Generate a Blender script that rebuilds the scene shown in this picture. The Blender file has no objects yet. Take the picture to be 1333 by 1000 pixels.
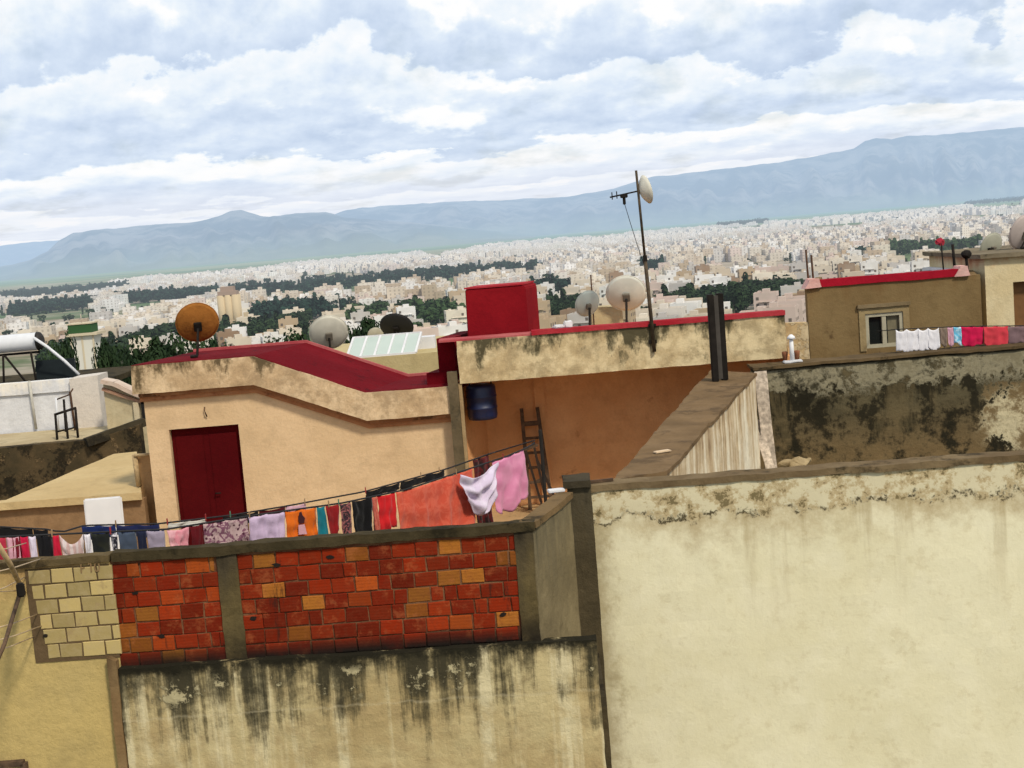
import bpy, bmesh, math, random
from mathutils import Vector, Matrix, noise
random.seed(11)
S = bpy.context.scene
COL = S.collection
R = math.radians

# ------------------------------------------------------------------ camera calibration
W0, H0, FPX = 1333.0, 1000.0, 1800.0
ROLL, PITCH = R(4.6), math.atan(199.4/1800)
cr, sr, cp, sp = math.cos(ROLL), math.sin(ROLL), math.cos(PITCH), math.sin(PITCH)
FWD = Vector((0, cp, -sp)); RT0 = Vector((1, 0, 0)); UP0 = Vector((0, sp, cp))
CX = RT0*cr - UP0*sr
CY = RT0*sr + UP0*cr
def ray(px, py):
    u, v = px-W0/2, H0/2-py
    return (FWD*FPX + CX*u + CY*v).normalized()
def P(px, py, Y):
    r = ray(px, py); return r*(Y/r.y)
def PZ(px, py, z):
    r = ray(px, py); return r*(z/r.z)
def proj(p):
    d = p.dot(FWD)
    if d < .1: return None
    return (W0/2+FPX*p.dot(CX)/d, H0/2-FPX*p.dot(CY)/d)
cam_d = bpy.data.cameras.new('camera'); cam = bpy.data.objects.new('camera', cam_d); COL.objects.link(cam)
cam.matrix_world = Matrix((CX, CY, -FWD)).transposed().to_4x4()
cam_d.sensor_width = 36; cam_d.lens = 36*FPX/W0; cam_d.clip_start = .1; cam_d.clip_end = 90000
S.camera = cam

# ------------------------------------------------------------------ object helpers
def tag(o, label=None, cat=None, group=None, kind=None):
    if label: o['label'] = label
    if cat: o['category'] = cat
    if group: o['group'] = group
    if kind: o['kind'] = kind
    return o
def thing(name, label, cat, loc=(0, 0, 0), group=None):
    o = bpy.data.objects.new(name, None); COL.objects.link(o); o.location = loc
    o.empty_display_size = .2
    return tag(o, label, cat, group)
def wloc(o):
    v = Vector(o.location)
    while o.parent: o = o.parent; v += Vector(o.location)
    return v
def obj(name, bm, m, parent=None, smooth=False, origin=None):
    bmesh.ops.recalc_face_normals(bm, faces=bm.faces)
    xs = [v.co for v in bm.verts]
    if origin is None:
        lo = [min(c[i] for c in xs) for i in range(3)]; hi = [max(c[i] for c in xs) for i in range(3)]
        origin = Vector(((lo[0]+hi[0])/2, (lo[1]+hi[1])/2, lo[2]))
    origin = Vector(origin)
    for v in bm.verts: v.co -= origin
    me = bpy.data.meshes.new(name); bm.to_mesh(me); bm.free()
    for mm in (m if isinstance(m, (list, tuple)) else [m]): me.materials.append(mm)
    if smooth:
        for p in me.polygons: p.use_smooth = True
    o = bpy.data.objects.new(name, me); COL.objects.link(o)
    if parent: o.parent = parent; o.location = origin - wloc(parent)
    else: o.location = origin
    return o
def NB(): return bmesh.new()
def prism(bm, pts, ext, mi=0):
    a = [bm.verts.new(p) for p in pts]; b = [bm.verts.new(Vector(p)+Vector(ext)) for p in pts]
    fs = [bm.faces.new(a), bm.faces.new(b[::-1])]
    n = len(a)
    for i in range(n): fs.append(bm.faces.new((a[i], b[i], b[(i+1) % n], a[(i+1) % n])))
    for f in fs: f.material_index = mi
    return fs
def rough(bm, step=.16, amp=.008, sc=4.0):
    """cut long edges and push the points about, so masonry edges are not ruler straight"""
    ng = [f for f in bm.faces if len(f.verts) > 4]
    if ng: bmesh.ops.triangulate(bm, faces=ng)
    for _ in range(7):
        es = [e for e in bm.edges if e.calc_length() > step*1.5]
        if not es or len(bm.verts) > 60000: break
        bmesh.ops.subdivide_edges(bm, edges=es, cuts=1, use_grid_fill=True)
    for v in bm.verts:
        p = v.co*sc
        v.co += Vector((noise.noise(p), noise.noise(p+Vector((31, 7, 3))), noise.noise(p+Vector((5, 71, 9)))))*amp
        p = v.co*sc*.25
        v.co += Vector((noise.noise(p), noise.noise(p+Vector((31, 7, 3))), noise.noise(p+Vector((5, 71, 9)))))*amp
    return bm
def box(bm, c, s, rz=0, rx=0, ry=0, mi=0, bev=0):
    M = Matrix.Translation(c) @ Matrix.Rotation(rz, 4, 'Z') @ Matrix.Rotation(ry, 4, 'Y') @ Matrix.Rotation(rx, 4, 'X') @ Matrix.Diagonal((s[0], s[1], s[2], 1))
    r = bmesh.ops.create_cube(bm, size=1, matrix=M)
    fs = {f for v in r['verts'] for f in v.link_faces}
    for f in fs: f.material_index = mi
    if bev:
        es = list({e for v in r['verts'] for e in v.link_edges})
        bmesh.ops.bevel(bm, geom=es, offset=bev, segments=2, affect='EDGES')
def tube(bm, pts, rad, n=8, mi=0):
    pts = [Vector(p) for p in pts]
    rads = rad if isinstance(rad, (list, tuple)) else [rad]*len(pts)
    rings = []
    for i, p in enumerate(pts):
        t = (pts[min(i+1, len(pts)-1)]-pts[max(i-1, 0)]).normalized()
        a = t.cross(Vector((0, 0, 1)))
        if a.length < .05: a = t.cross(Vector((1, 0, 0)))
        a.normalize(); b = t.cross(a)
        rings.append([bm.verts.new(p+(a*math.cos(k*2*math.pi/n)+b*math.sin(k*2*math.pi/n))*rads[i]) for k in range(n)])
    for i in range(len(rings)-1):
        for k in range(n):
            f = bm.faces.new((rings[i][k], rings[i][(k+1) % n], rings[i+1][(k+1) % n], rings[i+1][k])); f.material_index = mi; f.smooth = True
    for rg in (rings[0], rings[-1]):
        f = bm.faces.new(rg); f.material_index = mi
def bar(bm, a, b, w, d, mi=0, up=Vector((0, 1, 0))):
    a, b = Vector(a), Vector(b); t = (b-a).normalized(); s = t.cross(up).normalized(); q = t.cross(s)
    prism(bm, [a+s*w/2+q*d/2, a-s*w/2+q*d/2, a-s*w/2-q*d/2, a+s*w/2-q*d/2], b-a, mi)

# ------------------------------------------------------------------ node helpers
class NT:
    def __init__(s, name):
        s.m = bpy.data.materials.new(name); s.m.use_nodes = True
        s.t = s.m.node_tree; s.t.nodes.clear()
    def n(s, ty, **k):
        nd = s.t.nodes.new(ty)
        ins = k.pop('ins', {})
        for a, b in k.items(): setattr(nd, a, b)
        for a, b in ins.items():
            if hasattr(b, 'is_linked') or b.__class__.__name__.startswith('NodeSocket'): s.t.links.new(b, nd.inputs[a])
            else: nd.inputs[a].default_value = b
        return nd
    def pos(s): return s.n('ShaderNodeNewGeometry').outputs['Position']
    def mapv(s, v, sc=(1, 1, 1), loc=(0, 0, 0)):
        return s.n('ShaderNodeMapping', ins={'Vector': v, 'Scale': sc, 'Location': loc}).outputs[0]
    def noise(s, v, sc, det=6, ro=.55, dist=0):
        return s.n('ShaderNodeTexNoise', ins={'Vector': v, 'Scale': sc, 'Detail': det, 'Roughness': ro, 'Distortion': dist}).outputs[0]
    def math(s, op, a, b=0.0, c=0.0, clamp=False):
        return s.n('ShaderNodeMath', operation=op, use_clamp=clamp, ins={0: a, 1: b, 2: c}).outputs[0]
    def mr(s, v, a, b, c=0.0, d=1.0, smooth=True):
        return s.n('ShaderNodeMapRange', interpolation_type='SMOOTHSTEP' if smooth else 'LINEAR', ins={0: v, 1: a, 2: b, 3: c, 4: d}).outputs[0]
    def mix(s, f, a, b, mode='MIX'):
        nd = s.n('ShaderNodeMix', data_type='RGBA', blend_type=mode)
        for i, x in ((0, f), (6, a), (7, b)):
            if isinstance(x, (int, float)): nd.inputs[i].default_value = x
            elif isinstance(x, (tuple, list)): nd.inputs[i].default_value = (x[0], x[1], x[2], 1)
            else: s.t.links.new(x, nd.inputs[i])
        return nd.outputs[2]
    def bump(s, h, st=.4, dist=.02):
        return s.n('ShaderNodeBump', ins={'Height': h, 'Strength': st, 'Distance': dist}).outputs[0]
    def out(s, colr, rough=.9, normal=None, metal=0.0, spec=.25, haze=False, alpha=None, sheen=0):
        b = s.n('ShaderNodeBsdfPrincipled')
        for k, x in (('Base Color', colr), ('Roughness', rough), ('Metallic', metal), ('Specular IOR Level', spec), ('Normal', normal), ('Alpha', alpha), ('Sheen Weight', sheen)):
            if x is None: continue
            if isinstance(x, (int, float)): b.inputs[k].default_value = x
            elif isinstance(x, (tuple, list)): b.inputs[k].default_value = (x[0], x[1], x[2], 1)
            else: s.t.links.new(x, b.inputs[k])
        sh = b.outputs[0]
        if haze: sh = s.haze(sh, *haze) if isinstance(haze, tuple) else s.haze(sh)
        o = s.n('ShaderNodeOutputMaterial'); s.t.links.new(sh, o.inputs[0])
        return s.m
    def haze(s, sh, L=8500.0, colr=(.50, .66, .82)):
        # distance haze painted into surfaces as emission, growing with ground distance from the hill
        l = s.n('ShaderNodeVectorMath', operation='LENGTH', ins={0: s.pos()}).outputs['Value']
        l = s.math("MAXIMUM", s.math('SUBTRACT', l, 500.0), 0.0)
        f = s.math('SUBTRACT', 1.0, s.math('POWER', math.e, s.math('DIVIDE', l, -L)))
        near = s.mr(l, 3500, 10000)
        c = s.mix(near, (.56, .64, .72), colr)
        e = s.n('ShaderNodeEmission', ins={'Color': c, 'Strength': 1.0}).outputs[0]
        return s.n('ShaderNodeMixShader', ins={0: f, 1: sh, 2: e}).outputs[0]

def mat_plain(name, c, rough=.7, metal=0, var=.15, sc=8, bump=.2, spec=.3):
    t = NT(name); p = t.pos(); n = t.noise(p, sc, 6)
    n2 = t.noise(p, sc*.21, 4)
    k = t.mix(t.mr(n, .3, .7), tuple(x*(1-var) for x in c), tuple(min(1, x*(1+var)) for x in c))
    k = t.mix(t.mr(n2, .35, .7, 0, .5), k, tuple(x*(1-var*1.6) for x in c))
    return t.out(k, rough, t.bump(n, bump, .01), metal, spec)

def mat_wall(name, base, alt, grime=(.05, .042, .028), ztop=None, length=1.0, mould=.5, streak=.2, ssc=3.0,
             peel=None, peel_band=None, peel_th=.52, spots=0.0, bands=None, zbot=None, botlen=.4, seed=0.0, asc=.9, grime2=None, fade=None):
    """weathered lime plaster: two washes of colour, run-down mould from the top edge, flaked patches"""
    t = NT(name); p0 = t.pos(); p = t.mapv(p0, (1, 1, 1), (seed*3.1, seed, seed*1.7))
    z = t.n('ShaderNodeSeparateXYZ', ins={0: p0}).outputs[2]
    c = t.mix(t.mr(t.noise(p, asc, 8, .6), .36, .66), base, alt)
    c = t.mix(t.mr(t.noise(p, asc*3.7, 6, .65), .45, .72, 0, .55), c, tuple(x*.78 for x in alt))
    c = t.mix(t.mr(t.noise(p, 22, 4, .7), .4, .75, 0, .25), c, tuple(x*.6 for x in base))
    pn = t.noise(p, 3.0, 11, .72, .12)
    hgt = t.noise(p, 9, 8, .7)
    if peel:
        f = t.mr(pn, peel_th, peel_th+.05)
        if peel_band:
            f = t.math('MULTIPLY', f, t.math('MULTIPLY', t.mr(t.math('ADD', z, t.mr(t.noise(p, 1.6, 5), 0, 1, -.12, .12)), peel_band[0]-.08, peel_band[0]+.06), t.mr(z, peel_band[1]-.05, peel_band[1]+.05, 1, 0)))
        c = t.mix(f, c, t.mix(t.noise(p, 8, 4), peel, tuple(x*.72 for x in peel)))
        hgt = t.math('ADD', hgt, t.math('MULTIPLY', f, .8))
    if ztop is not None and mould > 0:
        sn = t.noise(t.mapv(p, (ssc, ssc, streak)), 1.0, 7, .62, .15)
        bl = t.noise(p, 1.5, 10, .7, .1)
        hm = t.mr(z, ztop-length, ztop, 0, 1, False)
        k = t.math('ADD', t.math('MULTIPLY', sn, .62), t.math('MULTIPLY', bl, .38))
        k = t.math('ADD', k, t.math('MULTIPLY', t.math('SUBTRACT', hm, 1.0), .40))
        th = .62-.22*mould
        g = grime2 or tuple(min(1, x*2.6) for x in grime)
        c = t.mix(t.mr(k, th-.16, th+.03, 0, .75), c, g)
        c = t.mix(t.mr(k, th-.02, th+.13, 0, .95), c, grime)
    if zbot is not None:
        f = t.math('MULTIPLY', t.mr(z, zbot, zbot+botlen, 1, 0), t.mr(t.noise(p, 2.2, 8, .65), .25, .55))
        c = t.mix(f, c, grime)
    if spots:
        f = t.mr(t.noise(p, 1.5, 11, .72, .12), .655-.14*spots, .74-.14*spots)
        c = t.mix(t.math('MULTIPLY', f, .8), c, grime)
    if bands:
        for (za, zb, colr, th) in bands:
            m = t.math('MULTIPLY', t.mr(z, za-.04, za+.05), t.mr(z, zb-.05, zb+.04, 1, 0))
            m = t.math('MULTIPLY', m, t.mr(t.noise(p, 4.2, 11, .74, .1), th, th+.05))
            c = t.mix(m, c, colr)
            hgt = t.math('SUBTRACT', hgt, t.math('MULTIPLY', m, .6))
    return t.out(c, .93, t.bump(hgt, .6, .03), 0, .08)

# ------------------------------------------------------------------ world, sun
SUN_EL, SUN_AZ = R(48), R(148)       # azimuth clockwise from +Y: behind and to the right of the viewer
w = bpy.data.worlds.new('World'); S.world = w; w.use_nodes = True
def build_world():
    t = NT('tmp'); bpy.data.materials.remove(t.m); t.t = w.node_tree; t.t.nodes.clear()
    sky = t.n('ShaderNodeTexSky', sky_type='NISHITA', sun_disc=False, sun_elevation=SUN_EL, sun_rotation=SUN_AZ, air_density=1.2, dust_density=2.0)
    bg1 = t.n('ShaderNodeBackground', ins={'Color': sky.outputs[0], 'Strength': .10})
    d = t.n('ShaderNodeTexCoord').outputs['Generated']
    sx = t.n('ShaderNodeSeparateXYZ', ins={0: d}); x, y, z = sx.outputs
    az = t.math('ARCTAN2', x, y)
    zc = t.math('MAXIMUM', z, 0.004)
    el = t.math('LOGARITHM', zc, math.e)
    q = t.n('ShaderNodeCombineXYZ', ins={0: t.math('MULTIPLY', az, 7.0), 1: t.math('MULTIPLY', el, 2.6), 2: .37}).outputs[0]
    # rows of heaped cloud seen edge on: each row goes from a flat grey base to a lumpy white top
    low = t.noise(t.mapv(q, (.42, .45, 1), (8.2, 1.4, 0)), 1.0, 3, .5)
    mid = t.noise(t.mapv(q, (1.9, 1.0, 1), (0.6, 3.1, 0)), 1.0, 6, .55)
    fine = t.noise(t.mapv(q, (7.5, 2.8, 1), (1.2, 7.7, 0)), 1.0, 6, .6)
    w_ = t.math('MULTIPLY_ADD', el, 1.7, 5.61)
    w_ = t.math('ADD', w_, t.mr(low, .25, .75, -.48, .48, False))
    w_ = t.math('ADD', w_, t.mr(mid, .25, .75, -.38, .38, False))
    w_ = t.math('ADD', w_, t.mr(fine, .25, .75, -.085, .085, False))
    f = t.math('FRACT', w_)
    f2 = t.math('FRACT', t.math('MULTIPLY_ADD', w_, .53, .31))
    row = t.math('MULTIPLY', t.mr(f, .0, .86, 0, 1), t.mr(f, .90, 1.0, 1, 0))
    row2 = t.math('MULTIPLY', t.mr(f2, .0, .8, 0, 1), t.mr(f2, .88, 1.0, 1, 0))
    a = t.noise(t.mapv(q, (2.6, 1.15, 1), (4.4, 2.0, 0)), 1.0, 6, .52)
    b = t.noise(t.mapv(q, (2.6, 1.15, 1), (4.33, 2.0+.17, 0)), 1.0, 4, .5)
    lit = t.math('MULTIPLY_ADD', t.math('SUBTRACT', a, b), 1.30, .15)
    lit = t.math('ADD', lit, t.math('MULTIPLY', row, .50))
    lit = t.math('ADD', lit, t.math('MULTIPLY', row2, .24))
    lit = t.math('ADD', lit, t.mr(low, .3, .7, .10, -.04, False))
    # torn bright crowns
    crown = t.math('MULTIPLY', t.mr(t.math('ADD', a, t.math('MULTIPLY', mid, .6)), .86, .95), t.mr(f, .30, .55))
    lit = t.math('MULTIPLY_ADD', crown, .30, lit)
    ramp = t.n('ShaderNodeValToRGB', ins={0: lit})
    e = ramp.color_ramp.elements
    e[0].position = .0; e[0].color = (.50, .60, .77, 1)
    e[1].position = 1.0; e[1].color = (1.0, 1.0, 1.0, 1)
    for pz, cl in ((.20, (.57, .68, .85, 1)), (.45, (.70, .80, .94, 1)), (.66, (.83, .905, .98, 1)), (.88, (.97, .985, 1.0, 1))):
        k = e.new(pz); k.color = cl
    c = ramp.outputs[0]
    # low band over the mountains: paler and brighter
    c = t.mix(t.math('MULTIPLY', t.mr(z, .030, .062, 1, 0), .55), c, (.90, .905, .95))
    st = t.mr(z, .18, .6, 1.0, .80)
    bg2 = t.n('ShaderNodeBackground', ins={'Color': c, 'Strength': st})
    cov = t.mr(a, .30, .45, .8, 1.0)
    mx = t.n('ShaderNodeMixShader', ins={0: cov, 1: bg1.outputs[0], 2: bg2.outputs[0]})
    o = t.n('ShaderNodeOutputWorld'); t.t.links.new(mx.outputs[0], o.inputs[0])
build_world()
sd = bpy.data.lights.new('sun', 'SUN'); sd.energy = 3.3; sd.angle = R(7); sd.color = (1, .91, .74)
sun = bpy.data.objects.new('sun', sd); COL.objects.link(sun)
sdir = Vector((math.sin(SUN_AZ)*math.cos(SUN_EL), math.cos(SUN_AZ)*math.cos(SUN_EL), math.sin(SUN_EL)))
sun.rotation_euler = sdir.to_track_quat('Z', 'Y').to_euler(); sun.location = (0, -20, 40)
S.view_settings.view_transform = 'Standard'; S.view_settings.look = 'None'; S.view_settings.exposure = 0

# ------------------------------------------------------------------ facade planes
class Fac:
    def __init__(s, a, b):
        s.a = Vector(a); s.u = Vector((b[0]-a[0], b[1]-a[1], 0)).normalized()
        s.n = Vector((s.u.y, -s.u.x, 0))
        if s.n.y > 0: s.n = -s.n           # n points to the viewer
    def at(s, px, py):
        r = ray(px, py); return r*(s.a.dot(s.n)/r.dot(s.n))
    def off(s, d): return Fac(s.a+s.n*d, s.a+s.n*d+s.u)
    def uz(s, p): return ((Vector(p)-s.a).dot(s.u), p[2])
    def pt(s, u, z):
        q = s.a+s.u*u; return Vector((q.x, q.y, z))
def zz(p, z): return Vector((p[0], p[1], z))
YAW = Vector((math.sin(R(16)), math.cos(R(16)), 0))
GZ = -13.0                                  # street level round the near houses

pa = P(690, 680, 12.5); Z0 = pa.z
F_brick = Fac(PZ(40, 727, Z0), pa)
F_right = Fac(PZ(775, 632, Z0), PZ(1333, 592, Z0))
F_back = Fac(PZ(980, 478, Z0), PZ(1333, 449, Z0))
def level(f): return f
def flat(Y): return Fac((0, Y, 0), (1, Y, 0))
F_house = flat(25.0)
F_slab = flat(24.75)

# ------------------------------------------------------------------ materials
M = {}
M['mast'] = mat_plain('dark_iron', (.016, .013, .011), .75, 0, .3, 8, .2, .1)
M['rust'] = mat_plain('rusty_iron', (.09, .045, .025), .8, .1, .4)
M['white_metal'] = mat_plain('white_enamel', (.62, .63, .66), .45, 0, .06, 3, .05)
M['white_paint'] = mat_plain('white_paint', (.66, .66, .68), .8, 0, .1, 2)
M['wood'] = mat_plain('weathered_wood', (.10, .06, .035), .85, 0, .4, 14)
M['pale_wood'] = mat_plain('pale_wood', (.42, .30, .16), .85, 0, .3, 14)
M['grey_wood'] = mat_plain('grey_wood', (.46, .38, .30), .85, 0, .4, 14)
M['rope'] = mat_plain('rope', (.02, .02, .022), .9)
M['cord'] = mat_plain('pale_cord', (.55, .42, .28), .9)
M['red_paint'] = mat_wall('red_roof_paint', (.115, .002, .006), (.15, .004, .009), grime=(.055, .004, .006), spots=.6, seed=1)
M['red_bright'] = mat_wall('red_coping_paint', (.33, .016, .026), (.40, .045, .055), grime=(.28, .02, .03), spots=.5, seed=2)
M['red_edge'] = mat_wall('faded_red_edge', (.36, .055, .065), (.44, .13, .125), grime=(.3, .05, .05), spots=.4, seed=3)
M['dark_concrete'] = mat_wall('dark_concrete', (.06, .048, .030), (.038, .031, .019), grime=(.018, .015, .011), spots=.9, seed=4, asc=2)
M['coping'] = mat_wall('mossy_coping', (.062, .047, .024), (.036, .028, .014), grime=(.014, .012, .007), spots=1.1, seed=5, asc=2)

# ================================================================== NEAR: brick terrace wall
SC = 144.0
def brick_wall():
    root = thing('brick_wall', 'red hollow block terrace wall with a grey concrete post, laundry hanging behind it', 'wall', zz(F_brick.at(400, 790), GZ))
    uz = F_brick.uz
    u0 = uz(F_brick.at(146, 780))[0]; u1 = uz(F_brick.at(694, 760))[0]
    core = NB(); f = F_brick.off(-.012)
    zb = F_brick.at(430, 850).z
    prism(core, [f.pt(u0, GZ), f.pt(u1, GZ), f.pt(u1, Z0-.05), f.pt(u0, Z0-.05)], -f.n*.18)
    tm = NT('block_mortar'); p = tm.pos(); n = tm.noise(p, 5, 7, .65)
    z = tm.n('ShaderNodeSeparateXYZ', ins={0: p}).outputs[2]
    c = tm.mix(tm.mr(n, .35, .65), (.11, .038, .019), (.19, .095, .048))
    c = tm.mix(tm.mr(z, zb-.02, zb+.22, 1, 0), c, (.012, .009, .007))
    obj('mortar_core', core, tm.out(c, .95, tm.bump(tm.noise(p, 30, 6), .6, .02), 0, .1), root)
    # bricks
    bk = NB(); cl = bk.loops.layers.color.new('tint')
    cu0 = uz(F_brick.at(287, 770))[0]; cu1 = uz(F_brick.at(312, 770))[0]
    ce0 = uz(F_brick.at(676, 760))[0]
    reds = [(.45, .125, .038), (.50, .145, .042), (.43, .115, .036), (.47, .145, .050), (.41, .11, .036)]
    oran = [(.56, .22, .075), (.60, .27, .095), (.54, .18, .06)]
    tans = [(.58, .36, .14), (.52, .30, .11)]
    rng = random.Random(5)
    pit, ch = .2165, .1435
    k = 0; zt = Z0-.115
    while zt-k*ch > zb-.14:
        z1 = zt-k*ch; z0_ = z1-ch+.012
        for (s0, s1) in ((u0+.004, cu0), (cu1, ce0)):
            uu = s0-(rng.random()*pit if k % 2 else rng.random()*.08)
            while uu < s1:
                a = max(uu, s0); b = min(uu+pit-.012, s1)
                if rng.random() < .09: b = min(b, a+(b-a)*.55); step = b-a+.012
                else: step = uu+pit-a
                if b-a > .035:
                    r = rng.random()
                    cc = rng.choice(tans) if (r < .11) else rng.choice(oran) if r < .25 else rng.choice(reds)
                    j = [rng.uniform(-.006, .006) for _ in range(8)]
                    d = rng.uniform(-.006, .007)
                    ff = F_brick.off(d)
                    pts = [ff.pt(a+j[0], z0_+j[1]), ff.pt(b+j[2], z0_+j[3]), ff.pt(b+j[4], z1+j[5]), ff.pt(a+j[6], z1+j[7])]
                    fs = prism(bk, pts, -F_brick.n*.06)
                    es = list(fs[0].edges)
                    m = rng.uniform(.88, 1.1)
                    for f_ in fs:
                        for l in f_.loops: l[cl] = (cc[0]*m, cc[1]*m, cc[2]*m, 1)
                    bmesh.ops.bevel(bk, geom=es, offset=.006, segments=1, affect='EDGES')
                uu = a+step
        k += 1
    tb = NT('hollow_block_clay'); p = tb.pos(); z = tb.n('ShaderNodeSeparateXYZ', ins={0: p}).outputs[2]
    at = tb.n('ShaderNodeVertexColor', layer_name='tint').outputs[0]
    n = tb.noise(p, 14, 8, .7); n2 = tb.noise(p, 2.1, 7, .65)
    c = tb.mix(tb.mr(n, .40, .7, 0, .45), at, tb.mix(.5, at, (.16, .04, .018)))
    c = tb.mix(tb.mr(tb.noise(p, 6, 9, .72), .52, .66, 0, .28), c, (.46, .15, .055))
    c = tb.mix(tb.mr(tb.noise(p, 38, 5, .7), .52, .66, 0, .35), c, (.14, .035, .016))
    c = tb.mix(tb.mr(n2, .58, .74, 0, .25), c, (.17, .042, .018))
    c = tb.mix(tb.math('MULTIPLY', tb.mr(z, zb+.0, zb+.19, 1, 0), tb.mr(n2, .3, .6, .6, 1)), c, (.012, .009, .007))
    c = tb.mix(tb.mr(tb.noise(tb.mapv(p, (4, 4, .7)), 1.5, 8, .7), .60, .68, 0, .75), c, (.035, .014, .009))
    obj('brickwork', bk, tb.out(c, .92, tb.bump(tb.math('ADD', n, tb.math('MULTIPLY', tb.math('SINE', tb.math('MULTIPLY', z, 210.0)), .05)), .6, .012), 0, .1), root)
    # holes knocked in some blocks
    hl = NB()
    for (px, py) in ((210, 828), (330, 805), (548, 847), (360, 735), (655, 800), (176, 772), (430, 725)):
        q = F_brick.at(px, py)+F_brick.n*.004
        pts = []
        for i in range(9):
            a = i*2*math.pi/9; rr = rng.uniform(.016, .034)
            pts.append(q+F_brick.u*math.cos(a)*rr*1.4+Vector((0, 0, math.sin(a)*rr*.7)))
        prism(hl, pts, F_brick.n*.004)
    obj('broken_hole', hl, mat_plain('hole_dark', (.012, .008, .006), 1), root)
    mc = mat_wall('post_concrete', (.125, .092, .040), (.080, .060, .027), grime=(.02, .016, .011), ztop=Z0, length=1.5, mould=.6, zbot=zb-.05, botlen=.5, seed=6, asc=2.2)
    for (x0, x1) in ((286, 313), (675, 699)):
        b = NB(); ff = F_brick.off(.012)
        a0 = uz(F_brick.at(x0, 770))[0]; a1 = uz(F_brick.at(x1, 770))[0]
        prism(b, [ff.pt(a0, zb-.2), ff.pt(a1, zb-.2), ff.pt(a1, Z0-.06), ff.pt(a0, Z0-.06)], -F_brick.n*.19)
        obj('concrete_post', rough(b, .07, .007, 9), mc, root)
    b = NB(); ff = F_brick.off(.035)
    ua = uz(F_brick.at(146, 715))[0]; ub = uz(F_brick.at(697, 680))[0]
    prism(b, [ff.pt(ua, Z0-.085), ff.pt(ub, Z0-.085), ff.pt(ub, Z0), ff.pt(ua, Z0)], -F_brick.n*.15)
    obj('coping', rough(b, .06, .012, 8), M['coping'], root)
brick_wall()

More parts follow.
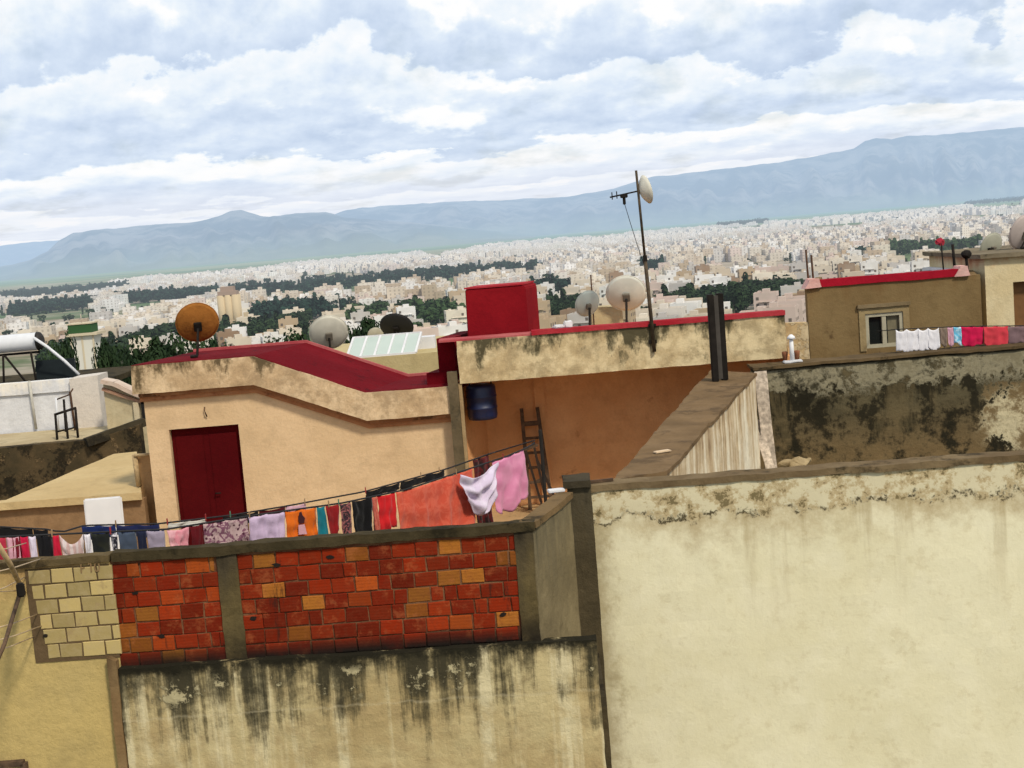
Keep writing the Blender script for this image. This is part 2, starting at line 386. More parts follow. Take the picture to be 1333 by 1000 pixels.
# ---- yellow house corner at the left, with the cream painted blocks
def yellow_wall():
    f = F_brick.off(.02)
    root = thing('yellow_house_wall', 'yellow ochre house wall with a patch of cream painted blocks at its top', 'wall', zz(f.at(70, 900), GZ))
    uz = f.uz
    uL = uz(f.at(-220, 850))[0]; uR = uz(f.at(147, 780))[0]
    b = NB(); prism(b, [f.pt(uL, GZ), f.pt(uR, GZ), f.pt(uR, Z0-.06), f.pt(uL, Z0-.06)], -f.n*.22)
    zp = f.at(90, 852).z
    m = mat_wall('yellow_wash', (.50, .37, .145), (.45, .34, .145), grime=(.17, .10, .045), spots=.15, seed=7, asc=.8,
                 ztop=Z0, length=1.15, mould=.62, ssc=2.2, streak=1.2, grime2=(.36, .22, .09))
    obj('plaster', rough(b, .14, .006), m, root)
    u0 = uz(f.at(42, 790))[0]
    bk = NB(); cl = bk.loops.layers.color.new('tint'); rng = random.Random(9)
    pit, ch = .2165, .1435; k = 0; zt = Z0-.11
    ff0 = f.off(.012)
    while zt-(k+1)*ch > zp-.12:
        z1 = zt-k*ch; z0_ = z1-ch+.010
        uu = u0+.02*k-(pit*.45 if k % 2 else 0)
        while uu < uR:
            a, b_ = max(uu, u0+.02*k), min(uu+pit-.010, uR+rng.uniform(0, .03))
            if b_-a > .03:
                ff = ff0.off(rng.uniform(-.004, .004)); j = [rng.uniform(-.004, .004) for _ in range(8)]
                fs = prism(bk, [ff.pt(a+j[0], z0_+j[1]), ff.pt(b_+j[2], z0_+j[3]), ff.pt(b_+j[4], z1+j[5]), ff.pt(a+j[6], z1+j[7])], -f.n*.03)
                es = list(fs[0].edges); mm = rng.uniform(.85, 1.08)
                for f_ in fs:
                    for l in f_.loops: l[cl] = (.68*mm, .60*mm, .40*mm, 1)
                bmesh.ops.bevel(bk, geom=es, offset=.006, segments=1, affect='EDGES')
            uu += pit
        k += 1
    t = NT('cream_blocks'); p = t.pos(); at = t.n('ShaderNodeVertexColor', layer_name='tint').outputs[0]
    n = t.noise(p, 11, 8, .7)
    c = t.mix(t.mr(n, .4, .75, 0, .5), at, (.42, .33, .19)); c = t.mix(t.mr(t.noise(p, 4, 8, .7), .58, .68, 0, .6), c, (.30, .21, .11))
    obj('painted_blocks', bk, t.out(c, .93, t.bump(n, .5, .01), 0, .1), root)
    b = NB(); q0 = uz(f.at(38, 790))[0]
    fj = f.off(.006)
    prism(b, [fj.pt(q0, zp-.06), fj.pt(uR, zp-.06), fj.pt(uR, Z0-.10), fj.pt(q0, Z0-.10)], -f.n*.01)
    obj('block_mortar', rough(b, .05, .0025, 12), mat_wall('joint_mortar', (.13, .085, .045), (.08, .055, .03), spots=.5, seed=8), root)
    # the mark left on one block
    b = NB(); fm = f.off(.0185)
    def st(pts):
        for q1, q2 in zip(pts, pts[1:]): bar(b, fm.at(*q1), fm.at(*q2), .011, .003, up=f.n)
    st([(106, 746), (105, 734), (111, 733)]); st([(106, 740), (110, 739)])
    st([(115, 735), (118, 732), (119, 745)])
    st([(124, 732.5), (128, 733), (129.5, 738), (128.5, 743), (125, 744), (123, 739), (124, 732.5)])
    obj('painted_mark', b, mat_plain('brown_mark', (.24, .15, .07), .9), root)
    b = NB()
    for px, py in ((60, 827),):
        q = f.at(px, py)+f.n*.016
        prism(b, [q+f.u*math.cos(i*.7)*.024+Vector((0, 0, math.sin(i*.7)*.017)) for i in range(9)], f.n*.004)
    obj('broken_hole', b, mat_plain('hole_dark_cream', (.015, .011, .008), 1), root)
    b = NB(); ff = f.off(.03); prism(b, [ff.pt(uL, Z0-.075), ff.pt(uR+.02, Z0-.075), ff.pt(uR+.02, Z0-.012), ff.pt(uL, Z0-.012)], -f.n*.16)
    obj('coping', rough(b, .06, .012, 8), mat_wall('ochre_coping', (.15, .105, .05), (.09, .066, .032), grime=(.03, .022, .012), spots=.9, seed=9), root)
    # raised brown strip at the corner of the house
    b = NB(); ff = F_brick.off(.10); a0 = F_brick.uz(F_brick.at(152, 930))[0]; a1 = a0+.085
    prism(b, [ff.pt(a0, GZ), ff.pt(a1, GZ), ff.pt(a1, zp-.07), ff.pt(a0, zp-.03)], -f.n*.13)
    obj('corner_strip', rough(b, .12, .008), mat_wall('brown_strip', (.20, .12, .055), (.28, .19, .09), grime=(.04, .025, .013), ztop=zp, length=1.2, mould=.5, seed=10), root)
    # head of a window frame below
    b = NB(); f2 = f.off(.05); q = f.at(-30, 996); q2 = f.at(33, 991)
    bar(b, q+f.n*.03, q2+f.n*.03, .05, .08, up=f.n); bar(b, q2+f.n*.03, q2+f.n*.03-Vector((0, 0, .7)), .05, .08, up=f.n)
    obj('window_frame', b, M['wood'], root)
yellow_wall()

# ---- lower mould-streaked wall under the bricks
def lower_wall():
    f = F_brick.off(.09); zt = f.at(430, 850).z
    b = NB(); uL = f.uz(f.at(160, 930))[0]; uR = f.uz(f.at(783, 930))[0]
    prism(b, [f.pt(uL, GZ), f.pt(uR, GZ), f.pt(uR, f.at(770, 833).z), f.pt(uL, zt-.02)], -f.n*.16)
    t = NT('mould_streaked_render'); p = t.pos(); z = t.n('ShaderNodeSeparateXYZ', ins={0: p}).outputs[2]
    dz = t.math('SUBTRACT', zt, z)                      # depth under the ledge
    c = t.mix(t.mr(t.noise(p, 1.1, 9, .65), .38, .64), (.40, .30, .145), (.50, .41, .22))
    c = t.mix(t.mr(t.noise(p, 5.5, 9, .7), .45, .65, 0, .5), c, (.33, .24, .12))
    vs = t.noise(t.mapv(p, (5.5, 5.5, .20), (3, 1, 2)), 1.0, 8, .62)      # pale runs of lime
    c = t.mix(t.math('MULTIPLY', t.mr(vs, .47, .62), t.mr(t.noise(p, 2.2, 8, .7), .38, .55, .25, .95)), c, (.60, .52, .325))
    vd = t.noise(t.mapv(p, (6.5, 6.5, .32), (9, 4, 7)), 1.0, 9, .66)      # dark runs
    bl = t.noise(p, 3.4, 11, .72)
    k = t.math('ADD', t.math('MULTIPLY', vd, .70), t.math('MULTIPLY', bl, .42))
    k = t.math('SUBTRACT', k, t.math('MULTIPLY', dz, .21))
    c = t.mix(t.mr(k, .40, .50, 0, .72), c, (.125, .100, .050))
    c = t.mix(t.mr(k, .455, .575, 0, .92), c, (.036, .032, .020))
    pk = t.math('MULTIPLY', t.mr(bl, .575, .62), t.math('MULTIPLY', t.mr(dz, .05, .12), t.mr(dz, .34, .5, 1, 0)))
    c = t.mix(pk, c, t.mix(t.noise(p, 14, 6), (.56, .49, .30), (.36, .30, .17)))
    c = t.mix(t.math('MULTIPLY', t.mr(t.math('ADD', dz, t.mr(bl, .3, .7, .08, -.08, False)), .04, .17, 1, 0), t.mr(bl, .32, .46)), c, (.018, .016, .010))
    c = t.mix(t.math('MULTIPLY', t.mr(t.math('ABSOLUTE', t.math('SUBTRACT', t.math('ADD', dz, t.mr(bl, .3, .7, -.02, .02)), .52)), .0, .02, 1, 0), .22), c, (.58, .50, .33))
    h = t.math('ADD', t.noise(p, 9, 9, .72), t.math('MULTIPLY', pk, .8))
    m = t.out(c, .94, t.bump(h, .7, .03), 0, .08)
    tag(obj('lower_wall', rough(b, .08, .012, 6), m), 'beige rendered wall with black mould streaks, below the red block wall', 'wall')
    b = NB(); ff = f.off(.012)
    return zt
ZLOW = lower_wall()

# ---- return wall and pillar
ret_a = PZ(694, 680, Z0); ret_b = PZ(742, 641, Z0)
def return_wall():
    d = ret_b-ret_a; nrm = Vector((d.y, -d.x, 0)).normalized()
    b = NB(); prism(b, [zz(ret_a, GZ), zz(ret_b, GZ), ret_b-Vector((0, 0, .05)), ret_a-Vector((0, 0, .05))], -nrm*.18)
    m = mat_wall('grey_side_render', (.22, .175, .098), (.155, .122, .068), grime=(.045, .038, .024), ztop=Z0, length=1.6, mould=.55, streak=.2, ssc=6, seed=14, asc=1.5)
    root = thing('side_wall', 'short grey rendered side wall joining the red block wall to the dark pillar', 'wall', zz(ret_a, GZ))
    obj('render', rough(b, .1, .007), m, root)
    b = NB(); prism(b, [ret_a+nrm*.03-Vector((0, 0, .06)), ret_b+nrm*.03-Vector((0, 0, .06)), ret_b+nrm*.03, ret_a+nrm*.03], -nrm*.17)
    obj('coping', rough(b, .06, .01, 8), mat_wall('brown_coping', (.17, .11, .052), (.10, .068, .034), grime=(.03, .022, .012), spots=.9, seed=15), root)
    b = NB(); f = F_right.off(.16)
    q0, q1 = f.at(743, 700), f.at(774, 700)
    prism(b, [zz(q0, GZ), zz(q1, GZ), zz(q1, Z0+.02), zz(q0, Z0+.02)], -f.n*.3)
    root = thing('concrete_pillar', 'dark grey concrete pillar with a wider cap at the end of the pale wall', 'pillar', zz(q0, GZ))
    mp = mat_wall('pillar_concrete', (.09, .069, .038), (.056, .044, .025), grime=(.03, .025, .016), ztop=Z0, length=2.0, mould=.7, streak=.15, ssc=8, seed=16, asc=2)
    obj('shaft', rough(b, .09, .008), mp, root)
    b = NB(); c0, c1 = q0-F_right.u*.04, q1+F_right.u*.0
    prism(b, [zz(c0+f.n*.04, Z0+.02), zz(c1+f.n*.04, Z0+.02), zz(c1+f.n*.04, Z0+.10), zz(c0+f.n*.04, Z0+.10)], -f.n*.38)
    obj('cap', rough(b, .06, .012, 8), M['dark_concrete'], root)
    b = NB(); q = f.at(737, 700)+f.n*.0
    tube(b, [zz(q, GZ), zz(q, Z0-.08)], .022)
    tag(obj('drain_pipe', b, M['dark_concrete']), 'thin dark vertical pipe beside the concrete pillar', 'pipe')
    # slab closing the gap behind the lower wall
    b = NB(); g0 = F_brick.at(694, 835); g1 = F_right.at(775, 800)
    a = zz(ret_a, ZLOW-.65); c = zz(ret_b, ZLOW-.65)
    e1 = zz(F_brick.off(-.07).at(783, 835), ZLOW-.65)
    prism(b, [a, e1, zz(g1, ZLOW-.65), c], Vector((0, 0, -.1)))
    tag(obj('ledge_slab', b, M['dark_concrete']), 'narrow dark ledge between the grey side wall and lower streaked wall', 'ledge')
return_wall()

# ---- big pale wall at the right
def right_wall():
    f = F_right; uL = f.uz(f.at(768, 700))[0]; uR = f.uz(f.at(1560, 700))[0]
    b = NB(); prism(b, [f.pt(uL, GZ), f.pt(uR, GZ), f.pt(uR, Z0-.06), f.pt(uL, Z0-.06)], -f.n*.25)
    t = NT('pale_plaster'); p = t.pos(); z = t.n('ShaderNodeSeparateXYZ', ins={0: p}).outputs[2]
    u = t.n('ShaderNodeSeparateXYZ', ins={0: p}).outputs[0]
    dz = t.math('SUBTRACT', Z0, z); du = t.math('SUBTRACT', u, f.pt(uL, 0).x)
    n1 = t.noise(p, .55, 9, .62); n2 = t.noise(p, 2.6, 10, .7); n3 = t.noise(p, 5.0, 11, .74); n4 = t.noise(p, 17, 8, .75)
    c = t.mix(t.mr(n1, .36, .64), (.67, .615, .415), (.72, .67, .475))
    c = t.mix(t.mr(n2, .44, .66, 0, .45), c, (.75, .70, .52))
    c = t.mix(t.mr(n3, .47, .36, 0, .28), c, (.48, .40, .23))
    c = t.mix(t.mr(n4, .52, .68, 0, .18), c, (.45, .39, .24))
    # damp brown wash under the flaked band, and down the left edge
    w_ = t.math('MULTIPLY', t.mr(t.math('ADD', dz, t.mr(n2, .3, .7, -.28, .28, False)), .25, .80, 1, 0), .75)
    c = t.mix(t.math('MULTIPLY', w_, t.mr(n1, .3, .6, .6, 1)), c, (.36, .265, .135))
    c = t.mix(t.math('MULTIPLY', t.mr(t.math('ADD', du, t.mr(n3, .3, .7, -.10, .10, False)), .02, .30, 1, 0), .7), c, (.30, .235, .125))
    c = t.mix(t.math('MULTIPLY', t.mr(t.noise(t.mapv(p, (3.2, 3.2, .3)), 1.0, 8, .6), .56, .68), t.mr(dz, .3, 1.7, .55, 0, False)), c, (.34, .26, .13))
    # flaked band along the top
    e1 = t.math('ADD', dz, t.mr(n2, .3, .7, -.14, .14, False))
    band = t.math('MULTIPLY', t.mr(e1, .36, .41, 1, 0), t.mr(dz, .02, .05))
    fl = t.mix(t.mr(n3, .46, .53), (.43, .34, .195), (.60, .54, .37))
    fl = t.mix(t.mr(n3, .405, .44, 1, 0), fl, (.16, .125, .062))
    c = t.mix(t.math('MULTIPLY', band, .95), c, fl)
    rim = t.math('MULTIPLY', t.mr(t.math('ABSOLUTE', t.math('SUBTRACT', e1, .385)), .0, .045, 1, 0), t.mr(n3, .47, .54))
    c = t.mix(rim, c, (.055, .043, .022))
    h = t.math('ADD', t.math('MULTIPLY', n4, .5), t.math('ADD', t.math('MULTIPLY', n3, .6), t.math('MULTIPLY', band, -.5)))
    m = t.out(c, .93, t.bump(h, .40, .022), 0, .08)
    root = thing('pale_wall', 'large pale beige plaster wall with a flaking band along its top, at the right', 'wall', zz(f.at(1050, 800), GZ))
    obj('plaster', rough(b, .12, .007), m, root)
    b = NB(); ff = f.off(.02); prism(b, [ff.pt(uL+.02, Z0-.065), ff.pt(uR, Z0-.065), ff.pt(uR, Z0), ff.pt(uL+.02, Z0)], -f.n*.29)
    obj('coping', rough(b, .06, .012, 7), mat_wall('worn_coping', (.125, .085, .045), (.20, .145, .08), grime=(.035, .026, .015), spots=.9, seed=19, asc=1.6), root)
right_wall()

# ---- courtyard side wall and mouldy back wall
sO0, sI0, sI1, sO1 = PZ(798, 626, Z0), PZ(864, 614, Z0), PZ(983, 486, Z0), PZ(927, 482, Z0)
def court():
    b = NB(); dn = Vector((0, 0, GZ-Z0+.06))
    top = [p-Vector((0, 0, .055)) for p in (sO0, sI0, sI1, sO1)]
    prism(b, top, Vector((0, 0, GZ-Z0+.055)))
    m = mat_wall('streaked_whitewash', (.80, .73, .57), (.74, .64, .46), grime=(.15, .08, .035), ztop=Z0+.4, length=6.0, mould=.62, streak=.06, ssc=3.2, seed=21, asc=1.2, grime2=(.42, .28, .14))
    root = thing('courtyard_wall', 'thick courtyard wall running back from the pale wall, whitewashed and streaked inside', 'wall', zz(sO0, GZ))
    obj('whitewash', rough(b, .2, .012), m, root)
    b = NB()
    n = Vector((sI1.y-sI0.y, -(sI1.x-sI0.x), 0)).normalized()*.02
    prism(b, [p-Vector((0, 0, .05)) for p in (sO0-n, sI0+n, sI1+n, sO1-n)], Vector((0, 0, .05)))
    obj('coping', rough(b, .12, .02, 4), mat_wall('earthy_coping', (.20, .13, .068), (.145, .092, .046), grime=(.095, .062, .034), spots=1.0, seed=22, asc=1.1), root)
    f = F_back; uL = f.uz(f.at(981, 500))[0]; uR = f.uz(f.at(1500, 500))[0]
    b = NB(); prism(b, [f.pt(uL, GZ), f.pt(uR, GZ), f.pt(uR, Z0-.05), f.pt(uL, Z0-.05)], -f.n*.3)
    t = NT('mouldy_render'); p = t.pos(); z = t.n('ShaderNodeSeparateXYZ', ins={0: p}).outputs[2]
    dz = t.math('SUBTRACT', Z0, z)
    n1 = t.noise(p, .9, 10, .68); n2 = t.noise(p, 2.3, 11, .72); n3 = t.noise(t.mapv(p, (2.2, 2.2, .5), (4, 4, 4)), 1.0, 9, .66)
    c = t.mix(t.mr(n1, .38, .62), (.042, .038, .024), (.10, .082, .046))
    c = t.mix(t.mr(n2, .46, .55, 0, .9), c, (.016, .014, .009))
    c = t.mix(t.mr(n3, .50, .60, 0, .6), c, (.13, .10, .052))
    c = t.mix(t.math('MULTIPLY', t.mr(dz, .7, 1.9), t.mr(n2, .44, .60, 1, 0)), c, (.17, .115, .055))
    e1 = t.math('ADD', dz, t.mr(n2, .3, .7, -.34, .34, False))
    pb = t.math('MULTIPLY', t.math('MULTIPLY', t.mr(e1, .50, .60, 1, 0), t.mr(dz, .06, .13)), t.math('MULTIPLY', t.mr(n1, .36, .44), t.mr(n2, .40, .50)))
    c = t.mix(pb, c, t.mix(t.mr(n2, .4, .6), (.33, .295, .20), (.19, .165, .105)))
    q0 = F_back.at(1318, 548); dd = t.n('ShaderNodeVectorMath', operation='DISTANCE', ins={0: p, 1: q0}).outputs['Value']
    pr2 = t.mr(t.math('ADD', dd, t.mr(n2, .3, .7, -.5, .5, False)), .50, .62, 1, 0)
    c = t.mix(pr2, c, t.mix(t.mr(n2, .42, .56), (.17, .12, .06), (.52, .45, .29)))
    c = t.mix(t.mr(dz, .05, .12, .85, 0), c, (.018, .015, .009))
    h = t.math('ADD', t.noise(p, 9, 9, .72), pb)
    m = t.out(c, .95, t.bump(h, .7, .04), 0, .06)
    root = thing('mouldy_wall', 'dark mouldy terrace wall with a peeling pale band under its coping', 'wall', zz(f.at(1150, 520), GZ))
    obj('render', rough(b, .18, .02, 3), m, root)
    b = NB(); ff = f.off(.05); prism(b, [ff.pt(uL, Z0-.05), ff.pt(uR, Z0-.05), ff.pt(uR, Z0), ff.pt(uL, Z0)], -f.n*.62)
    obj('coping', rough(b, .12, .015, 5), mat_wall('brown_wide_coping', (.135, .092, .047), (.085, .058, .03), grime=(.025, .02, .011), spots=.8, seed=24), root)
    # courtyard floor
    b = NB(); fl = Z0-2.1
    prism(b, [zz(sI0, fl), zz(F_right.at(1500, 700), fl), zz(F_back.at(1500, 500), fl), zz(sI1, fl)], Vector((0, 0, -.1)))
    tag(obj('courtyard_floor', b, M['coping']), kind='structure')
court()

# ---- dark post standing on the courtyard wall
def post():
    q = PZ(936, 496, Z0); h = (496-383)/FPX*q.y*1.01
    root = thing('steel_post', 'short black steel post of two upright channels on the courtyard wall', 'post', q)
    for dx, s, hh, dy in ((-.065, .10, h, -.05), (.105, .11, h*1.0, .10)):
        b = NB(); box(b, q+Vector((dx, dy, hh/2)), (s, .13, hh), bev=.008)
        obj('channel', b, M['mast'], root)
    b = NB(); box(b, q+Vector((.02, .04, h*.5)), (.10, .05, h*.96))
    obj('web_plate', b, mat_plain('web_iron', (.06, .052, .045), .7), root)
post()

def mat_stained(name, base, pale, dark, ztop, amt, seed):
    t = NT(name); p0 = t.pos(); p = t.mapv(p0, (1, 1, 1), (seed, seed*2.3, seed*.7)); z = t.n('ShaderNodeSeparateXYZ', ins={0: p0}).outputs[2]
    dz = t.math('SUBTRACT', ztop, z)
    n1 = t.noise(p, 1.3, 10, .68); n2 = t.noise(p, 3.4, 11, .72); n3 = t.noise(t.mapv(p, (2.6, 2.6, .9)), 1.0, 10, .66)
    c = t.mix(t.mr(n1, .40, .60), base, pale)
    c = t.mix(t.mr(n2, .46, .60, 0, .6), c, tuple(x*.62 for x in base))
    c = t.mix(t.mr(n2, .47, .36, 0, .7), c, tuple(min(1, x*1.12) for x in pale))
    k = t.math('SUBTRACT', t.math('ADD', t.math('MULTIPLY', n3, .75), t.math('MULTIPLY', n2, .30)), t.math('MULTIPLY', dz, .22))
    c = t.mix(t.mr(k, .545-amt, .60-amt, 0, .65), c, tuple(x*2.3 for x in dark))
    c = t.mix(t.mr(k, .59-amt, .64-amt, 0, .85), c, dark)
    return t.out(c, .94, t.bump(t.noise(p, 9, 9, .72), .6, .03), 0, .07)

# ================================================================== MIDDLE: stair-head house and slab room
FLZ = -5.35
def house():
    H = F_house; HF = H.off(.22); HC = H.off(.12)
    root = thing('stair_house', 'tan house with a dark red door and stepped sloping red roof', 'house', zz(H.at(400, 600), GZ))
    pL, pR = H.at(189, 540), H.at(597, 560)
    def prof(f, pts):
        q = [f.at(*p) for p in pts]; q[1].z = q[0].z; q[3].z = q[2].z; return q
    top = prof(HF, [(170, 477), (330, 465), (475, 512), (592, 506)])
    bot = prof(HF, [(172, 514), (330, 500), (478, 548), (592, 541)])
    wt = prof(H, [(189, 522), (330, 508), (478, 556), (597, 548)])
    # wall with door opening
    dL, dR, dT = H.at(224, 600).x, H.at(315, 600).x, H.at(265, 556).z
    b = NB(); ext = Vector((0, .22, 0))
    y = 25.0
    def q(x, z): return Vector((x, y, z))
    zt = wt[0].z+.2
    prism(b, [q(pL.x, GZ), q(dL, GZ), q(dL, zt), q(pL.x, zt)], ext)
    prism(b, [q(dL, dT), q(dR, dT), q(dR, zt), q(dL, zt)], ext)
    prism(b, [q(dR, GZ), q(wt[1].x, GZ), q(wt[1].x, zt), q(dR, zt)], ext)
    prism(b, [q(wt[1].x, GZ), q(wt[2].x, GZ), q(wt[2].x, wt[2].z+.2), q(wt[1].x, zt)], ext)
    prism(b, [q(wt[2].x, GZ), q(pR.x, GZ), q(pR.x, wt[2].z+.2), q(wt[2].x, wt[2].z+.2)], ext)
    prism(b, [q(dL, GZ), q(dR, GZ), q(dR, FLZ), q(dL, FLZ)], ext)
    bmesh.ops.remove_doubles(b, verts=b.verts, dist=.0005)
    mt = mat_wall('tan_wash', (.64, .465, .285), (.56, .40, .235), grime=(.27, .15, .085), spots=.1, seed=30, asc=.6)
    obj('wall', b, mt, root)
    # left flank going back
    b = NB(); c = q(pL.x, GZ)+Vector((0, .0, 0))
    prism(b, [c+Vector((.0, .222, 0)), c+Vector((.2, .222, 0)), zz(c, zt)+Vector((.2, .222, 0)), zz(c, zt)+Vector((0, .222, 0))], YAW*2.2)
    obj('flank_wall', b, mt, root)
    # fascia (parapet), cornice
    mf = mat_stained('stained_fascia', (.46, .325, .19), (.60, .455, .29), (.085, .062, .034), top[0].z, .055, 3.1)
    b = NB()
    for i in range(3):
        prism(b, [bot[i], bot[i+1], top[i+1], top[i]], Vector((0, .40, 0)))
    bmesh.ops.remove_doubles(b, verts=b.verts, dist=.0005)
    kill = [f for f in b.faces if all(abs(f.calc_center_median().x-top[i].x) < .001 or False for i in (1,))]
    obj('fascia', rough(b, .12, .008, 5), mf, root)
    b = NB()
    f1 = [HC.at(*HF_px) for HF_px in ((180, 515), (331, 501), (479, 549), (592, 542))]
    f1[0].z = f1[1].z = bot[0].z-.002; f1[2].z = f1[3].z = bot[2].z-.002
    for i in range(3):
        lo = Vector((0, 0, -.07))
        prism(b, [f1[i]+lo, f1[i+1]+lo, f1[i+1], f1[i]], Vector((0, .16, 0)))
    obj('cornice', b, mat_wall('cornice_shadow_tone', (.24, .105, .05), (.32, .165, .08), grime=(.07, .034, .018), spots=1.0, seed=32, asc=2), root)  # darker tone paints in the shadow line below the fascia
    b = NB()
    HC2 = H.off(.06)
    for i in range(3):
        lo = Vector((0, .07, -.16)); l1 = Vector((0, .07, -.073))
        prism(b, [f1[i]+lo, f1[i+1]+lo, f1[i+1]+l1, f1[i]+l1], Vector((0, .08, 0)))
    obj('lower_moulding', b, mat_wall('moulding_tan', (.40, .19, .09), (.34, .15, .07), grime=(.2, .08, .04), spots=.8, seed=33, asc=2), root)
    # red roof, extruded back along the house
    b = NB(); up = Vector((0, .06, .002))
    T = [t+Vector((0, .4, -.02)) for t in top]
    T0 = [t+Vector((0, .05, .012)) for t in top]
    for i in range(3):
        prism(b, [T0[i], T0[i+1], T0[i+1]-Vector((0, 0, .1)), T0[i]-Vector((0, 0, .1))], YAW*2.3)
    rf = obj('roof', b, M['red_paint'], root)
    b = NB()
    E = [t+YAW*2.3 for t in T0]
    for i in range(3):
        prism(b, [E[i]-Vector((0, 0, .1)), E[i+1]-Vector((0, 0, .1)), E[i+1]+Vector((0, 0, .05)), E[i]+Vector((0, 0, .05))], Vector((0, .09, 0)))
    obj('roof_rim', b, M['red_edge'], rf)
    # door
    d = NB(); xm = (dL+dR)/2
    box(d, Vector((xm, y+.15, (dT+FLZ)/2)), (dR-dL-.02, .05, dT-FLZ-.02), bev=.004)
    md = mat_wall('dark_red_door', (.060, .0015, .003), (.075, .003, .004), grime=(.025, .002, .002), spots=.5, seed=34)
    dd = obj('door', d, md, root)
    for k in (-1, 1):
        d = NB(); box(d, Vector((xm+k*(dR-dL)*.245, y+.118, (dT+FLZ)/2+.1)), ((dR-dL)*.40, .02, (dT-FLZ)*.78), bev=.006)
        obj('door_panel', d, md, dd)
    d = NB(); tube(d, [Vector((xm+.08, y+.10, FLZ+1.0)), Vector((xm+.08, y+.05, FLZ+1.0)), Vector((xm+.18, y+.05, FLZ+1.0))], .012)
    obj('door_handle', d, M['mast'], dd)
    # hook above the door
    b = NB(); k = H.at(267, 536)
    tube(b, [k+Vector((0, 0, .08)), k+Vector((.0, -.05, .05)), k+Vector((.015, -.06, -.02)), k+Vector((.03, -.03, -.09))], .012)
    obj('wall_hook', b, M['rust'], root)
    # stepped red parapet where the house meets the higher roof
    b = NB(); yy = 25.3
    for (x0, y0, x1, y1) in ((568, 441, 594, 490), (555, 486, 594, 508)):
        A, B = P(x0, y0, yy), P(x1, y1, yy)
        prism(b, [zz(A, B.z-.3), zz(B, B.z-.3), zz(B, A.z), A], YAW*1.5)
        yy -= .03
    obj('stepped_parapet', b, M['red_paint'], root)
    return top
HTOP = house()

